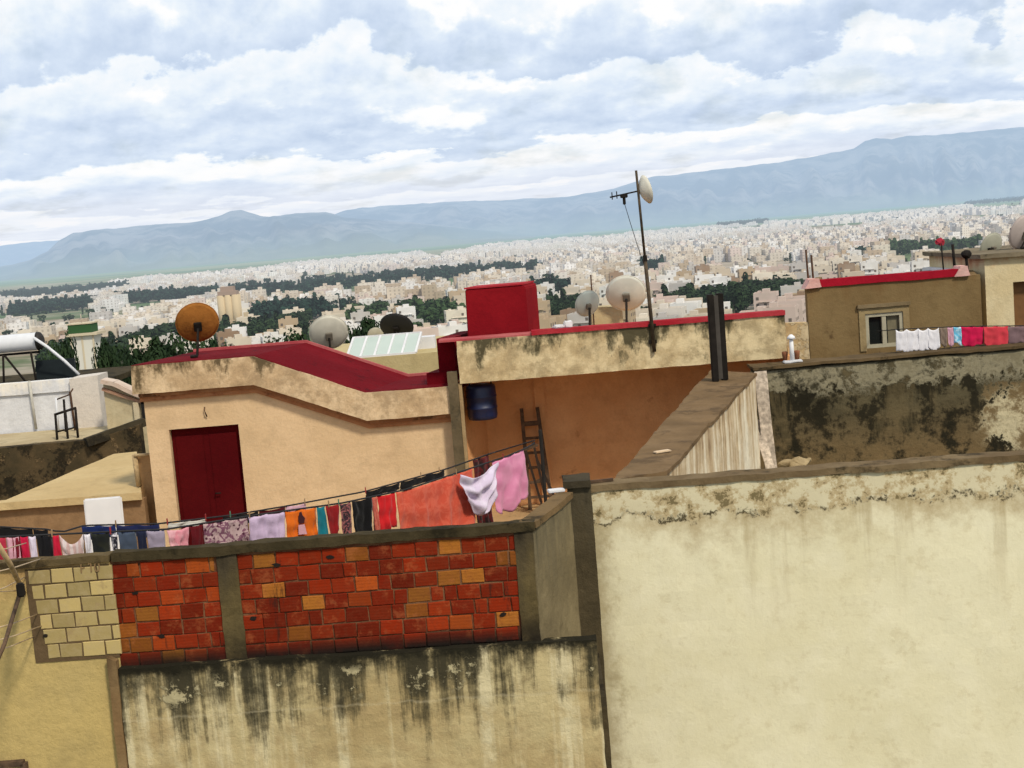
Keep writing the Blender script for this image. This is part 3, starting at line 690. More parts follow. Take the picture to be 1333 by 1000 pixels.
def slab_room():
    F = F_slab; y = F.a.y
    root = thing('open_room', 'open sided orange room under a stained roof slab, beside the tan house', 'building', zz(F.at(750, 560), GZ))
    tl, tr = F.at(594, 443), F.at(1022, 412); bl, brr = F.at(598, 498), F.at(905, 477)
    zt = (tl.z+tr.z)/2; zb = (bl.z+brr.z)/2
    b = NB(); prism(b, [Vector((tl.x, y, zb)), Vector((tr.x, y, zb)), Vector((tr.x, y, zt)), Vector((tl.x, y, zt))], Vector((0, .18, 0)))
    mf = mat_stained('stained_slab_edge', (.46, .35, .195), (.60, .49, .30), (.052, .045, .025), zt, .085, 7.7)
    obj('fascia', rough(b, .12, .008, 5), mf, root)
    D = 3.2
    b = NB(); s0 = Vector((tl.x, y+.182, zb-.0)); s1 = Vector((tr.x, y+.182, zb))
    prism(b, [s0+Vector((0, 0, .002)), s1+Vector((0, 0, .002)), s1+Vector((0, 0, .16)), s0+Vector((0, 0, .16))], YAW*D)
    mo = mat_wall('orange_wash', (.70, .38, .18), (.62, .31, .135), grime=(.36, .165, .075), spots=.3, seed=37, asc=.8, zbot=None)
    obj('roof_slab', b, mo, root)
    # red coping on the parapet
    b = NB(); x0 = F.at(692, 436).x
    prism(b, [Vector((x0, y-.03, zt)), Vector((tr.x, y-.03, zt)), Vector((tr.x, y-.03, zt+.085)), Vector((x0, y-.03, zt+.085))], Vector((0, .26, 0)))
    obj('coping', rough(b, .15, .008), M['red_bright'], root)
    b = NB(); x2 = F.at(598, 440).x
    prism(b, [Vector((x2-.38, y+.02, zt)), Vector((x0-.002, y+.02, zt)), Vector((x0-.002, y+.02, zt+.035)), Vector((x2-.38, y+.02, zt+.035))], Vector((0, .5, 0)))
    obj('faded_coping', rough(b, .15, .006), M['red_edge'], root)
    b = NB(); e0, e1 = P(1023, 420, y+.5), P(1052, 420, y+.5)
    prism(b, [zz(e0, GZ), zz(e1, GZ), zz(e1, P(1040, 421, y+.5).z), zz(e0, P(1040, 419, y+.5).z)], Vector((0, .3, 0)))
    obj('end_wall', rough(b, .15, .012), mat_wall('flaked_end_wall', (.50, .37, .20), (.42, .28, .14), grime=(.20, .105, .05), spots=.7, seed=42, asc=1.6, peel=(.60, .48, .30), peel_th=.52), root)
    # interior
    b = NB(); w0 = Vector((F.at(596, 560).x, y+.25, 0)); w1 = Vector((tr.x, y+.25, 0))
    bk0, bk1 = w0+YAW*1.75, w1+YAW*1.75
    prism(b, [zz(bk0, FLZ-.2), zz(bk1, FLZ-.2), zz(bk1, zb), zz(bk0, zb)], Vector((0, .2, 0)))
    obj('back_wall', b, mo, root)
    b = NB(); prism(b, [zz(w0, GZ), zz(w0, zb), zz(bk0, zb), zz(bk0, GZ)], Vector((-.12, 0, 0)))
    obj('left_wall', b, mo, root)
    b = NB(); prism(b, [zz(w1, GZ), zz(w1, zb), zz(bk1, zb), zz(bk1, GZ)], Vector((.12, 0, 0)))
    obj('right_wall', b, mo, root)
    # pilaster in the back wall
    b = NB(); yb = bk0.y-.06; A, B = P(699, 560, yb), P(712, 560, yb)
    prism(b, [zz(A, FLZ), zz(B, FLZ), zz(B, zb-.002), zz(A, zb-.002)], Vector((0, .06, 0)))
    obj('pilaster', b, mo, root)
    # dark corner column with a pale edge
    b = NB(); A, B = P(588, 560, y-.02), P(601, 560, y-.02)
    prism(b, [zz(A, GZ), zz(B, GZ), zz(B, zb+.22), zz(A, zb+.22)], Vector((0, .25, 0)))
    obj('corner_column', b, mat_wall('column_grime', (.13, .10, .06), (.09, .07, .04), spots=.9, seed=38, asc=2), root)
    b = NB(); A, B = P(601.5, 560, y+.02), P(606, 560, y+.02)
    prism(b, [zz(A, GZ), zz(B, GZ), zz(B, zb-.003), zz(A, zb-.003)], Vector((0, .2, 0)))
    obj('column_edge', b, mat_wall('column_pale', (.36, .26, .14), (.28, .19, .1), spots=.5, seed=39), root)
    return zt, zb
ZST, ZSB = slab_room()
# terrace floor shared by house and laundry
b = NB(); q0, q1 = F_brick.off(-.2).at(-200, 760), F_brick.off(-.2).at(694, 690)
prism(b, [zz(q0, FLZ), zz(q1, FLZ), zz(ret_b, FLZ), Vector((sO1.x-.1, 24.2, FLZ)), Vector((5.5, 27.5, FLZ)), Vector((-12, 27.5, FLZ))], Vector((0, 0, -.15)))
tag(obj('terrace_floor', b, mat_wall('terrace_screed', (.48, .32, .17), (.40, .27, .14), spots=.5, seed=40)), kind='structure')

# blue barrel under the slab
def barrel():
    y = 25.35; c = P(627, 523, y); r = 20/FPX*y; h = 46/FPX*y
    root = thing('blue_barrel', 'dark blue plastic barrel hung in the corner under the roof slab', 'barrel', c-Vector((0, 0, h/2)))
    b = NB(); prf = [(.80, 0), (.93, .02), (.98, .12), (.98, .30), (1.02, .32), (1.02, .36), (.98, .38), (.98, .62), (1.02, .64), (1.02, .68), (.98, .70), (.98, .9), (.92, .98), (.8, 1)]
    N = 28; rings = [[b.verts.new(c+Vector((math.cos(k*2*math.pi/N)*r*a, math.sin(k*2*math.pi/N)*r*a, (z-.5)*h))) for k in range(N)] for a, z in prf]
    for i in range(len(rings)-1):
        for k in range(N): b.faces.new((rings[i][k], rings[i][(k+1) % N], rings[i+1][(k+1) % N], rings[i+1][k]))
    b.faces.new(rings[0]); b.faces.new(rings[-1])
    obj('drum', b, mat_plain('blue_plastic', (.004, .010, .05), .45, 0, .2, 5, .05, .5), root, smooth=True)
    for dx in (-.2, .2):
        b = NB(); tube(b, [c+Vector((dx, 0, h/2-.02)), Vector((c.x+dx, c.y, ZSB+.01))], .012); obj('hanger', b, M['mast'], root)
barrel()

# ladder and the broken chair leaning beneath
def ladder():
    yb = 26.55; top = P(689, 531, yb); base = P(703, 640, 26.15); base.z = FLZ
    a0, a1 = P(678, 531, yb), P(699, 531, yb)
    root = thing('wooden_ladder', 'dark wooden ladder leaning on the orange back wall', 'ladder', base)
    wv = Vector((.17, 0, 0)); dirv = (top-base)
    for s in (-1, 1):
        b = NB(); bar(b, base+wv*s*1.25, top+wv*s*.9, .07, .05, up=Vector((0, 1, 0))); obj('rail', b, M['wood'], root)
    for k in range(6):
        t = .93-.15*k
        if k == 0: t = .90
        b = NB(); q = base+dirv*(.12+k*.145); ww = 1.25-.35*(.12+k*.145)
        bar(b, q-wv*ww, q+wv*ww, .09 if k == 5 else .05, .035); obj('rung', b, M['wood'], root)
    y = 25.6; root = thing('broken_frame', 'thin dark wooden frame propped against the ladder foot, beside the pink towel', 'frame', zz(P(692, 640, y), FLZ))
    for p0, p1 in (((683, 582), (702, 646)), ((694, 576), (708, 640)), ((700, 600), (716, 634))):
        b = NB(); A, B = P(*p0, y), P(*p1, y); B = B+(B-A)*.35; bar(b, A, B, .045, .04); obj('strut', b, mat_plain('black_wood', (.03, .018, .012), .9), root)
    b = NB(); bar(b, P(682, 586, y), P(700, 579, y), .05, .045); obj('crosspiece', b, M['wood'], root)
    b = NB(); bar(b, P(696, 628, y), P(712, 620, y), .04, .035); obj('crosspiece', b, M['wood'], root)
ladder()

# red box on the slab roof
def red_box():
    y = 25.5; tl, tr, br_, bl = P(605, 377, y), P(682, 371, y), P(690, 436, y), P(608, 443, y)
    z1 = (tl.z+tr.z)/2
    root = thing('red_tank_box', 'bright red painted box standing up on the roof of the open room', 'roof box', zz((tl+tr)/2, ZSB+.16))
    b = NB(); pts = [Vector((bl.x, y, ZSB+.165)), Vector((br_.x-.02, y, ZSB+.165)), Vector((tr.x+.02, y, z1-.06)), Vector((tr.x-.02, y, z1)), Vector((tl.x, y, z1))]
    prism(b, pts, YAW*.85)
    bmesh.ops.bevel(b, geom=[e for e in b.edges], offset=.018, segments=2, affect='EDGES')
    mr_ = mat_wall('red_box_paint', (.225, .007, .012), (.185, .005, .01), grime=(.2, .012, .016), spots=.2, seed=41, asc=.9)
    obj('body', b, mr_, root)
    b = NB(); box(b, Vector((br_.x+.04, y+.5, ZSB+.165+.32)), (.07, .7, .64), bev=.02); obj('side_rib', b, mr_, root)
    b = NB(); prism(b, [Vector((tl.x-.015, y-.015, z1+.002)), Vector((tr.x-.03, y-.015, z1+.002)), Vector((tr.x-.03, y-.015, z1+.03)), Vector((tl.x-.015, y-.015, z1+.03))], YAW*.87)
    obj('lid', b, M['red_bright'], root)
red_box()

# ---- satellite dishes
def dish(px, py, rpx, y, colr, label, base, yawd=10, tilt=28, squash=1.0, name='satellite_dish', rust=False, foot_px=None):
    c = P(px, py, y); r = rpx/FPX*y
    base = Vector(base) if base is not None else None
    root = thing(name, label, 'dish', base if base is not None else c)
    # back of the bowl faces the viewer; bowl opens away and upward
    rot = Matrix.Rotation(R(yawd), 3, 'Z') @ Matrix.Rotation(R(tilt), 3, 'X')
    def T(v): return c + rot @ Vector(v)
    b = NB(); N, K = 36, 7; dep = .20*r
    rings = []
    for i in range(K+1):
        t = i/K
        rings.append([b.verts.new(T((math.cos(k*2*math.pi/N)*r*t*squash, dep*t*t-dep*.5, math.sin(k*2*math.pi/N)*r*t))) for k in range(N)] if i else [b.verts.new(T((0, -dep*.5, 0)))])
    for k in range(N): b.faces.new((rings[0][0], rings[1][k], rings[1][(k+1) % N]))
    for i in range(1, K):
        for k in range(N): b.faces.new((rings[i][k], rings[i+1][k], rings[i+1][(k+1) % N], rings[i][(k+1) % N]))
    m = mat_plain('dish_'+name, colr, .6, .0, .09, 4, .1) if not rust else mat_wall('dish_rust', colr, tuple(x*.75 for x in colr), grime=(.12, .04, .012), spots=.5, seed=44, asc=3)
    o = obj('reflector', b, m, root, smooth=True)
    md = o.modifiers.new('thick', 'SOLIDIFY'); md.thickness = .006
    b = NB(); rim = [T((math.cos(k*2*math.pi/N)*r*squash, dep*.5, math.sin(k*2*math.pi/N)*r)) for k in range(N+1)]
    tube(b, rim, .010, 6); obj('rim', b, m, o)
    b = NB(); q = T((0, -dep*.5-.03, -r*.1)); box(b, q, (r*.36, .07, r*.42), R(yawd), R(tilt), bev=.01)
    obj('mount', b, M['mast'] if rust or colr[0] < .1 else mat_plain('mount_grey', (.16, .14, .11), .7), root)
    b = NB(); e = T((0, r*.95, -r*.1)); tube(b, [T((0, dep*.4, -r*.95)), e], .012); tube(b, [e, e+rot @ Vector((0, -.10, 0))], .035)
    obj('feed_arm', b, M['mast'], root)
    if base is not None:
        b = NB(); k = T((0, -dep*.5-.07, -r*.12)); tube(b, [base, Vector((base.x, k.y, base.z+.02)), k], .024)
        tube(b, [base-Vector((0, 0, .0)), base+Vector((0, 0, .05))], .07)
        obj('stand', b, M['mast'], root)
    return root
zr = HTOP[0].z+.012
dish(257, 421, 28, 25.8, (.34, .135, .03), 'rusty orange satellite dish on the left end of the red roof', zz(P(253, 468, 25.45), zr), 14, 24, .98, rust=True)
dish(428, 434, 25, 29.0, (.56, .54, .46), 'pale beige satellite dish above the bend of the sloping red roof', zz(P(427, 462, 28.6), -4.6), 8, 26, 1.0)
dish(516, 426, 21, 34.5, (.012, .012, .013), 'black satellite dish behind the glass skylight', zz(P(516, 452, 34.4), -4.0), -12, 35, 1.05)
dish(489, 436, 10, 35.2, (.45, .42, .34), 'small pale satellite dish beside the black dish', zz(P(489, 452, 35.0), -4.0), 8, 25)
dish(765, 396, 18, 26.2, (.42, .47, .44), 'small greenish grey satellite dish behind the red coping', zz(P(766, 426, 26.0), ZSB+.162), 20, 22, .92)
dish(815, 383, 26, 26.6, (.62, .62, .55), 'large cream satellite dish behind the red coping near the mast', zz(P(815, 424, 26.3), ZSB+.162), -6, 26, 1.0)
b = NB(); A = P(770, 402, 26.9); B = P(812, 430, 26.9)
prism(b, [Vector((A.x, 26.9, ZSB+.163)), Vector((B.x, 26.9, ZSB+.163)), Vector((B.x, 26.9, A.z)), Vector((A.x, 26.9, A.z+.02))], Vector((0, .5, 0)))
tag(obj('chimney_block', rough(b, .12, .01), mat_wall('beige_block', (.50, .42, .27), (.44, .35, .2), spots=.4, seed=45)), 'low beige masonry block on the slab roof between the two dishes', 'chimney')
b = NB(); q = zz(P(773, 424, 26.5), ZSB+.162); tube(b, [q, P(769, 358, 26.5)], .014)
tag(obj('thin_rod', b, M['rust']), 'thin bare rod standing behind the small grey dish', 'rod')
b = NB(); q = P(731, 428, 24.85); q.z = ZST+.085
for dx, s in ((0, (.30, .12, .07)), (.12, (.16, .1, .13)), (-.1, (.14, .1, .05))): box(b, q+Vector((dx, 0, s[2]/2)), s, .3, bev=.02)
tag(obj('cement_lump', rough(b, .05, .015, 10), M['white_paint']), 'whitish lump of cement lying on the red coping', 'rubble')

# ---- antenna mast
def mast():
    y = 24.70; base = P(852, 458, y); top = P(828, 222, y)
    root = thing('antenna_mast', 'tall thin rusty antenna mast fixed to the stained roof edge', 'antenna', base)
    b = NB(); mid = base.lerp(top, .52); m2 = base.lerp(top, .9)
    tube(b, [base, mid], .034); tube(b, [mid-(top-base)*.02, top], [.024, .022]); obj('pole', b, mat_plain('mast_rust', (.07, .05, .03), .75, .2, .5, 10), root)
    b = NB(); box(b, P(850, 445, y)+Vector((0, .03, 0)), (.14, .05, .06)); obj('clamp', b, M['mast'], root)
    b = NB(); box(b, P(849, 424, y)+Vector((0, .03, 0)), (.14, .05, .06)); obj('clamp', b, M['mast'], root)
    b = NB(); box(b, mid, (.07, .07, .10)); obj('pole_joint', b, M['mast'], root)
    b = NB(); a0, a1 = P(794, 257, y), P(830, 249, y); tube(b, [a0, a1], .014)
    for t in (.05, .25, .72): 
        q = a0.lerp(a1, t); tube(b, [q-Vector((.0, .28-.1*t, 0)), q+Vector((0, .28-.1*t, 0))], .008, 5)
    for t in (.08, .25): 
        q = a0.lerp(a1, t); tube(b, [q-Vector((0, 0, .05)), q+Vector((0, 0, .08))], .010, 5)
    q = a0.lerp(a1, .5); box(b, q-Vector((0, 0, .03)), (.13, .09, .07), bev=.01); box(b, q-Vector((0, 0, .12)), (.05, .06, .13), bev=.01)
    tube(b, [q+Vector((0, 0, -.16)), q+Vector((.08, .03, -.5)), q+Vector((.2, .03, -1.0)), base.lerp(top, .45)], .006, 5)
    obj('aerial', b, M['mast'], root)
    # small grid dish seen almost edge on
    c = P(837, 248, y); r = 19/FPX*y
    b = NB(); rot = Matrix.Rotation(R(-68), 3, 'Z') @ Matrix.Rotation(R(12), 3, 'X')
    N, K = 24, 5; rings = []
    for i in range(K+1):
        t = i/K; rings.append([b.verts.new(c+rot @ Vector((math.cos(k*2*math.pi/N)*r*t*.8, .13*t*t-.06, math.sin(k*2*math.pi/N)*r*t))) for k in range(N)] if i else [b.verts.new(c+rot @ Vector((0, -.06, 0)))])
    for k in range(N): b.faces.new((rings[0][0], rings[1][k], rings[1][(k+1) % N]))
    for i in range(1, K):
        for k in range(N): b.faces.new((rings[i][k], rings[i+1][k], rings[i+1][(k+1) % N], rings[i][(k+1) % N]))
    o = obj('small_dish', b, mat_plain('dish_offwhite', (.62, .60, .52), .6, 0, .15, 4, .1), root, smooth=True)
    md = o.modifiers.new('thick', 'SOLIDIFY'); md.thickness = .008
    b = NB(); box(b, c+rot @ Vector((0, .02, 0)), (.06, .06, .06)); tube(b, [c, P(831, 250, y)], .015); obj('dish_mount', b, M['rust'], o)
mast()

# ================================================================== RIGHT: olive house, cream house, right-hand laundry
def olive_house():
    y = 28.0; f = flat(y)
    A, B = f.at(1050, 374), f.at(1276, 356); zt = (f.at(1062, 374).z+f.at(1250, 360).z)/2
    root = thing('olive_house', 'olive brown rendered house with red roof edge and one small window', 'house', zz((A+B)/2, GZ))
    wl, wr, wt, wb = f.at(1127, 430).x, f.at(1176, 430).x, f.at(1152, 407).z, f.at(1152, 452).z
    def q(x, z): return Vector((x, y, z))
    b = NB(); e = Vector((0, .2, 0))
    for (x0, x1, z0_, z1) in ((A.x, wl, GZ, zt), (wl, wr, wt, zt), (wl, wr, GZ, wb), (wr, B.x, GZ, zt)):
        prism(b, [q(x0, z0_), q(x1, z0_), q(x1, z1), q(x0, z1)], e)
    bmesh.ops.remove_doubles(b, verts=b.verts, dist=.0005)
    m = mat_wall('olive_render', (.205, .142, .066), (.17, .112, .05), grime=(.09, .055, .026), spots=.45, seed=50, asc=.8, ztop=zt, length=1.2, mould=.2, grime2=(.15, .085, .035))
    obj('wall', b, m, root)
    b = NB(); prism(b, [q(A.x, GZ)+e, q(A.x, zt)+e, q(A.x+.15, zt)+e, q(A.x+.15, GZ)+e], YAW*4); obj('left_wall', b, m, root)
    b = NB(); prism(b, [q(B.x, GZ)+e, q(B.x, zt)+e, q(B.x-.15, zt)+e, q(B.x-.15, GZ)+e], YAW*4); obj('right_wall', b, m, root)
    b = NB(); prism(b, [q(A.x, zt-.2)+e, q(B.x, zt-.2)+e, q(B.x, zt-.05)+e, q(A.x, zt-.05)+e], YAW*4); obj('roof', b, M['red_paint'], root)
    b = NB(); prism(b, [q(A.x+.12, zt+.002)-Vector((0, .04, 0)), q(B.x-.3, zt+.002)-Vector((0, .04, 0)), q(B.x-.3, zt+.15)-Vector((0, .04, 0)), q(A.x+.2, zt+.15)-Vector((0, .04, 0))], Vector((0, .28, 0)))
    obj('red_coping', rough(b, .2, .012), mat_wall('crimson_paint', (.33, .008, .022), (.28, .008, .02), grime=(.35, .02, .03), spots=.2, seed=51), root)
    for x0, x1, h in ((A.x-.05, A.x+.30, .19), (B.x-.55, B.x-.22, .2)):
        b = NB(); prism(b, [q(x0, zt+.003)-Vector((0, .07, 0)), q(x1, zt+.003)-Vector((0, .07, 0)), q(x1-.05, zt+h)-Vector((0, .07, 0)), q(x0+.12, zt+h)-Vector((0, .07, 0))], Vector((0, .36, 0)))
        obj('coping_end', rough(b, .1, .02), mat_wall('pink_end', (.62, .33, .30), (.60, .45, .40), spots=.4, seed=52), root)
    # window
    mw = mat_plain('window_frame_paint', (.36, .33, .24), .6, 0, .1)
    wroot = NB()
    fw = .07
    for (x0, x1, z0_, z1) in ((wl, wl+fw, wb, wt), (wr-fw, wr, wb, wt), (wl+fw, wr-fw, wt-fw, wt), (wl+fw, wr-fw, wb, wb+fw)):
        box(wroot, Vector(((x0+x1)/2, y+.04, (z0_+z1)/2)), (x1-x0, .08, z1-z0_))
    xm = (wl+wr)/2; box(wroot, Vector((xm, y+.045, (wt+wb)/2)), (.085, .07, wt-wb-2*fw))
    w_ = obj('window', wroot, mw, root)
    tg = NT('dark_glass'); g = tg.out((.010, .012, .012), .12, None, 0, .5)
    for x0, x1 in ((wl+fw, xm-.04), (xm+.04, wr-fw)):
        b = NB(); box(b, Vector(((x0+x1)/2, y+.09, (wt+wb)/2)), (x1-x0+.02, .012, wt-wb-2*fw+.02)); obj('pane', b, g, w_)
    b = NB(); box(b, Vector((wr-fw-.12, y+.078, (wt+wb)/2)), (.22, .008, wt-wb-2*fw)); obj('curtain', b, mat_plain('drab_curtain', (.16, .14, .09), .9), w_)
    b = NB()
    for (x0, x1, z0_, z1) in ((wl-.13, wl-.002, wb-.05, wt+.12), (wr+.002, wr+.13, wb-.05, wt+.12), (wl-.002, wr+.002, wt+.002, wt+.12)):
        box(b, Vector(((x0+x1)/2, y-.012, (z0_+z1)/2)), (x1-x0, .03, z1-z0_))
    obj('window_surround', b, mat_wall('surround_plaster', (.30, .23, .12), (.25, .18, .09), spots=.4, seed=53), w_)
    b = NB(); box(b, Vector((xm, y-.03, wt+.16)), (wr-wl+.3, .08, .07)); obj('lintel', rough(b, .1, .01), mat_wall('lintel_concrete', (.22, .17, .1), (.18, .13, .07), spots=.5, seed=54), w_)
    # bare reinforcement rods at the corners
    for i, (x, yt, lab) in enumerate(((1049, 325, 'taller of the two bare rods at the left corner of the olive house'), (1056, 332, 'shorter of the two bare rods at the left corner of the olive house'))):
        b = NB(); p1 = P(x, yt, y+.3); tube(b, [Vector((p1.x+.02, y+.3, zt-.06)), p1], .022, 6); tag(obj('steel_rod', b, M['rust']), lab, 'rod')
    for x, yt, lab, hd in ((1225, 314, 'dark rod with a red rag tied on top, on the olive house roof', 1), (1240, 318, 'dark rod right of the rag rod, at the right corner of the olive house', 0), (1257, 328, 'rightmost dark rod with a knotted top behind the olive house', 2)):
        p1 = P(x, yt, y+.6); base = Vector((p1.x+.03, y+.6, zt-.055)); root2 = thing('roof_rod', lab, 'rod', base)
        b = NB(); tube(b, [base, p1], .03 if hd != 1 else .016, 6); obj('shaft', b, M['mast'], root2)
        if hd == 1:
            b = NB(); bmesh.ops.create_icosphere(b, subdivisions=2, radius=.085, matrix=Matrix.Translation(p1-Vector((0, 0, .03))) @ Matrix.Diagonal((1.25, .6, .9, 1)))
            obj('red_rag', rough(b, .05, .07, 11), mat_plain('red_rag', (.33, .02, .04), .9), root2)
        if hd == 2:
            b = NB(); bmesh.ops.create_icosphere(b, subdivisions=2, radius=.10, matrix=Matrix.Translation(p1-Vector((0, 0, .06)))); obj('knot', rough(b, .06, .04, 9), M['mast'], root2)
olive_house()

def cream_house():
    y = 29.0; f = flat(y)
    def q(p, d=0): r_ = f.at(*p); return Vector((r_.x, y+d, r_.z))
    root = thing('cream_house', 'cream house with a brown doorway and crumbling top, at the right edge', 'house', zz(f.at(1330, 420), GZ))
    xl = f.at(1284, 400).x; xr = xl+6; zt = f.at(1290, 336).z; ox0 = f.at(1320, 400).x; oz = f.at(1325, 367).z
    def w(x, z, d=0): return Vector((x, y+d, z))
    b = NB(); e = Vector((0, .25, 0))
    for (x0, x1, z0_, z1) in ((xl, ox0, GZ, zt), (ox0, ox0+1.1, oz, zt), (ox0+1.1, xr, GZ, zt)): prism(b, [w(x0, z0_), w(x1, z0_), w(x1, z1), w(x0, z1)], e)
    m = mat_wall('cream_wash', (.64, .55, .36), (.58, .47, .28), grime=(.25, .11, .05), ztop=zt, length=.7, mould=.45, streak=.8, ssc=2, grime2=(.44, .20, .10), seed=56)
    obj('wall', b, m, root)
    b = NB(); prism(b, [w(ox0, GZ, .22), w(ox0+1.1, GZ, .22), w(ox0+1.1, oz, .22), w(ox0, oz, .22)], Vector((0, .05, 0))); obj('door', b, mat_plain('brown_door', (.16, .075, .025), .7), root)
    b = NB(); prism(b, [w(xl-.12, zt, -.12), w(xr, zt, -.12), w(xr, zt+.09, -.12), w(xl-.12, zt+.09, -.12)], Vector((0, 4, 0))); obj('roof', rough(b, .3, .015), mat_wall('grey_slab', (.22, .18, .12), (.15, .12, .08), spots=.6, seed=57), root)
    b = NB(); prism(b, [w(xl, GZ, .25), w(xl+.2, GZ, .25), w(xl+.2, zt, .25), w(xl, zt, .25)], Vector((0, 3.5, 0))); obj('flank_wall', b, m, root)
    # small pale shed squeezed between the two houses
    y2 = 30.5; g = flat(y2); a, c = g.at(1257, 372), g.at(1284, 372); zs = g.at(1270, 362).z
    root2 = thing('roof_shed', 'small pale shed with a white slab roof between the olive and cream houses', 'shed', zz(a, GZ))
    b = NB(); prism(b, [Vector((a.x-.4, y2, GZ)), Vector((c.x+.3, y2, GZ)), Vector((c.x+.3, y2, zs)), Vector((a.x-.4, y2, zs))], Vector((0, 2, 0))); obj('wall', b, mat_wall('shed_wash', (.52, .42, .25), (.38, .26, .14), grime=(.12, .07, .035), spots=.6, seed=58), root2)
    b = NB(); prism(b, [Vector((a.x-.3, y2-.3, zs)), Vector((c.x+.1, y2-.3, zs)), Vector((c.x+.1, y2-.3, zs+.22)), Vector((a.x-.3, y2-.3, zs+.22))], Vector((0, 2.4, 0))); obj('roof', b, M['white_paint'], root2)
    b = NB(); k = g.at(1272, 384); box(b, k+Vector((0, -.01, 0)), (.2, .05, .5)); obj('window', b, mat_plain('shed_window', (.03, .028, .025), .5), root2)
    for (px, py, rp, yy, cl, lab, nm) in ((1333, 303, 24, 30.2, (.42, .36, .34), 'large pinkish grey satellite dish at the right edge, on the cream house', 'd'), (1291, 322, 19, 31.0, (.36, .36, .29), 'grey green satellite dish left of the big dish on the cream house', 'e')):
        bs = P(px, py+rp+14, yy-.2); bs.z = zt+.09
        dish(px, py, rp, yy, cl, lab, bs, 25, 20, .95)
cream_house()

# white vent pipe on the coping
def vent():
    q = zz(F_back.off(-.2).at(1031, 462), Z0); s = q.y/FPX
    root = thing('vent_pipe', 'short white vent pipe with a domed cap on the mouldy wall', 'vent', q)
    b = NB(); tube(b, [q, q+Vector((0, 0, 32*s))], [3.2*s, 2.6*s], 12); obj('pipe', b, M['white_paint'], root)
    b = NB(); tube(b, [q+Vector((0, 0, 31*s)), q+Vector((0, 0, 34*s)), q+Vector((0, 0, 37*s))], [5.5*s, 5*s, 1.5*s], 12); obj('cap', b, M['white_paint'], root)
    b = NB(); box(b, q+Vector((0, 0, 1.5*s)), (24*s, 14*s, 3*s), bev=.01); obj('foot', rough(b, .06, .01, 9), M['white_paint'], root)
    for dx, lab in ((-.10, 'small clay pot left of the white vent pipe'), (.11, 'small clay pot right of the white vent pipe')):
        b = NB(); p = q+Vector((dx, .12, 3*s)); tube(b, [p, p+Vector((0, 0, .12)), p+Vector((0, 0, .15))], [.035, .055, .05], 12); tag(obj('clay_pot', b, mat_plain('clay', (.22, .085, .04), .9)), lab, 'pot')
vent()

# debris in the courtyard
def debris():
    fl = Z0-2.1
    y0 = F_back.a.y-.35
    specs = ((989, 484, 1003, 604, .20, 'upright weathered grey plank in the corner of the courtyard wall'), (985, 548, 1001, 606, .15, 'short leaning plank with a split top, in the courtyard corner'))
    for i, (xa, ya, xb, yb, wd, lab) in enumerate(specs):
        A = P(xa, ya, y0-.1*i); B = P(xb, yb, y0-.5-.3*i); d = (B-A); B = A+d*1.2
        b = NB(); bar(b, A, B, wd, .04); tag(obj('plank', rough(b, .1, .012), M['grey_wood']), lab, 'plank')
    q = P(1036, 596, y0-1.6); b = NB()
    bmesh.ops.create_icosphere(b, subdivisions=3, radius=.25, matrix=Matrix.Translation(q-Vector((0, 0, .08))) @ Matrix.Diagonal((1.15, .6, .38, 1)))
    tube(b, [zz(q, fl), q-Vector((0, 0, .1))], .2, 10)
    tag(obj('rubble_sack', rough(b, .06, .075, 6), mat_wall('sack_cloth', (.40, .31, .18), (.33, .25, .14), spots=.4, seed=60)), 'bulging beige sack standing in the courtyard against the mouldy wall', 'sack')
    q = PZ(862, 589, Z0); b = NB(); box(b, q+Vector((0, 0, .012)), (.20, .09, .02), .4, bev=.006); tag(obj('tile_piece', b, M['cord']), 'broken white tile lying on the courtyard wall coping', 'tile')
    q = PZ(727, 642, Z0); b = NB(); box(b, q+Vector((-.02, .05, .02)), (.17, .10, .03), .15, bev=.006); tag(obj('tile_piece', b, M['white_paint']), 'white slab lying on the side wall beside the pillar', 'tile')
    q = PZ(784, 630, Z0)+Vector((0, .05, 0)); b = NB(); bar(b, q+Vector((-.14, 0, .02)), q+Vector((.12, .02, .025)), .03, .03, up=Vector((0, 0, 1))); tag(obj('wood_scrap', b, M['wood']), 'dark scrap of wood on the pale wall beside the pillar', 'wood scrap')
debris()

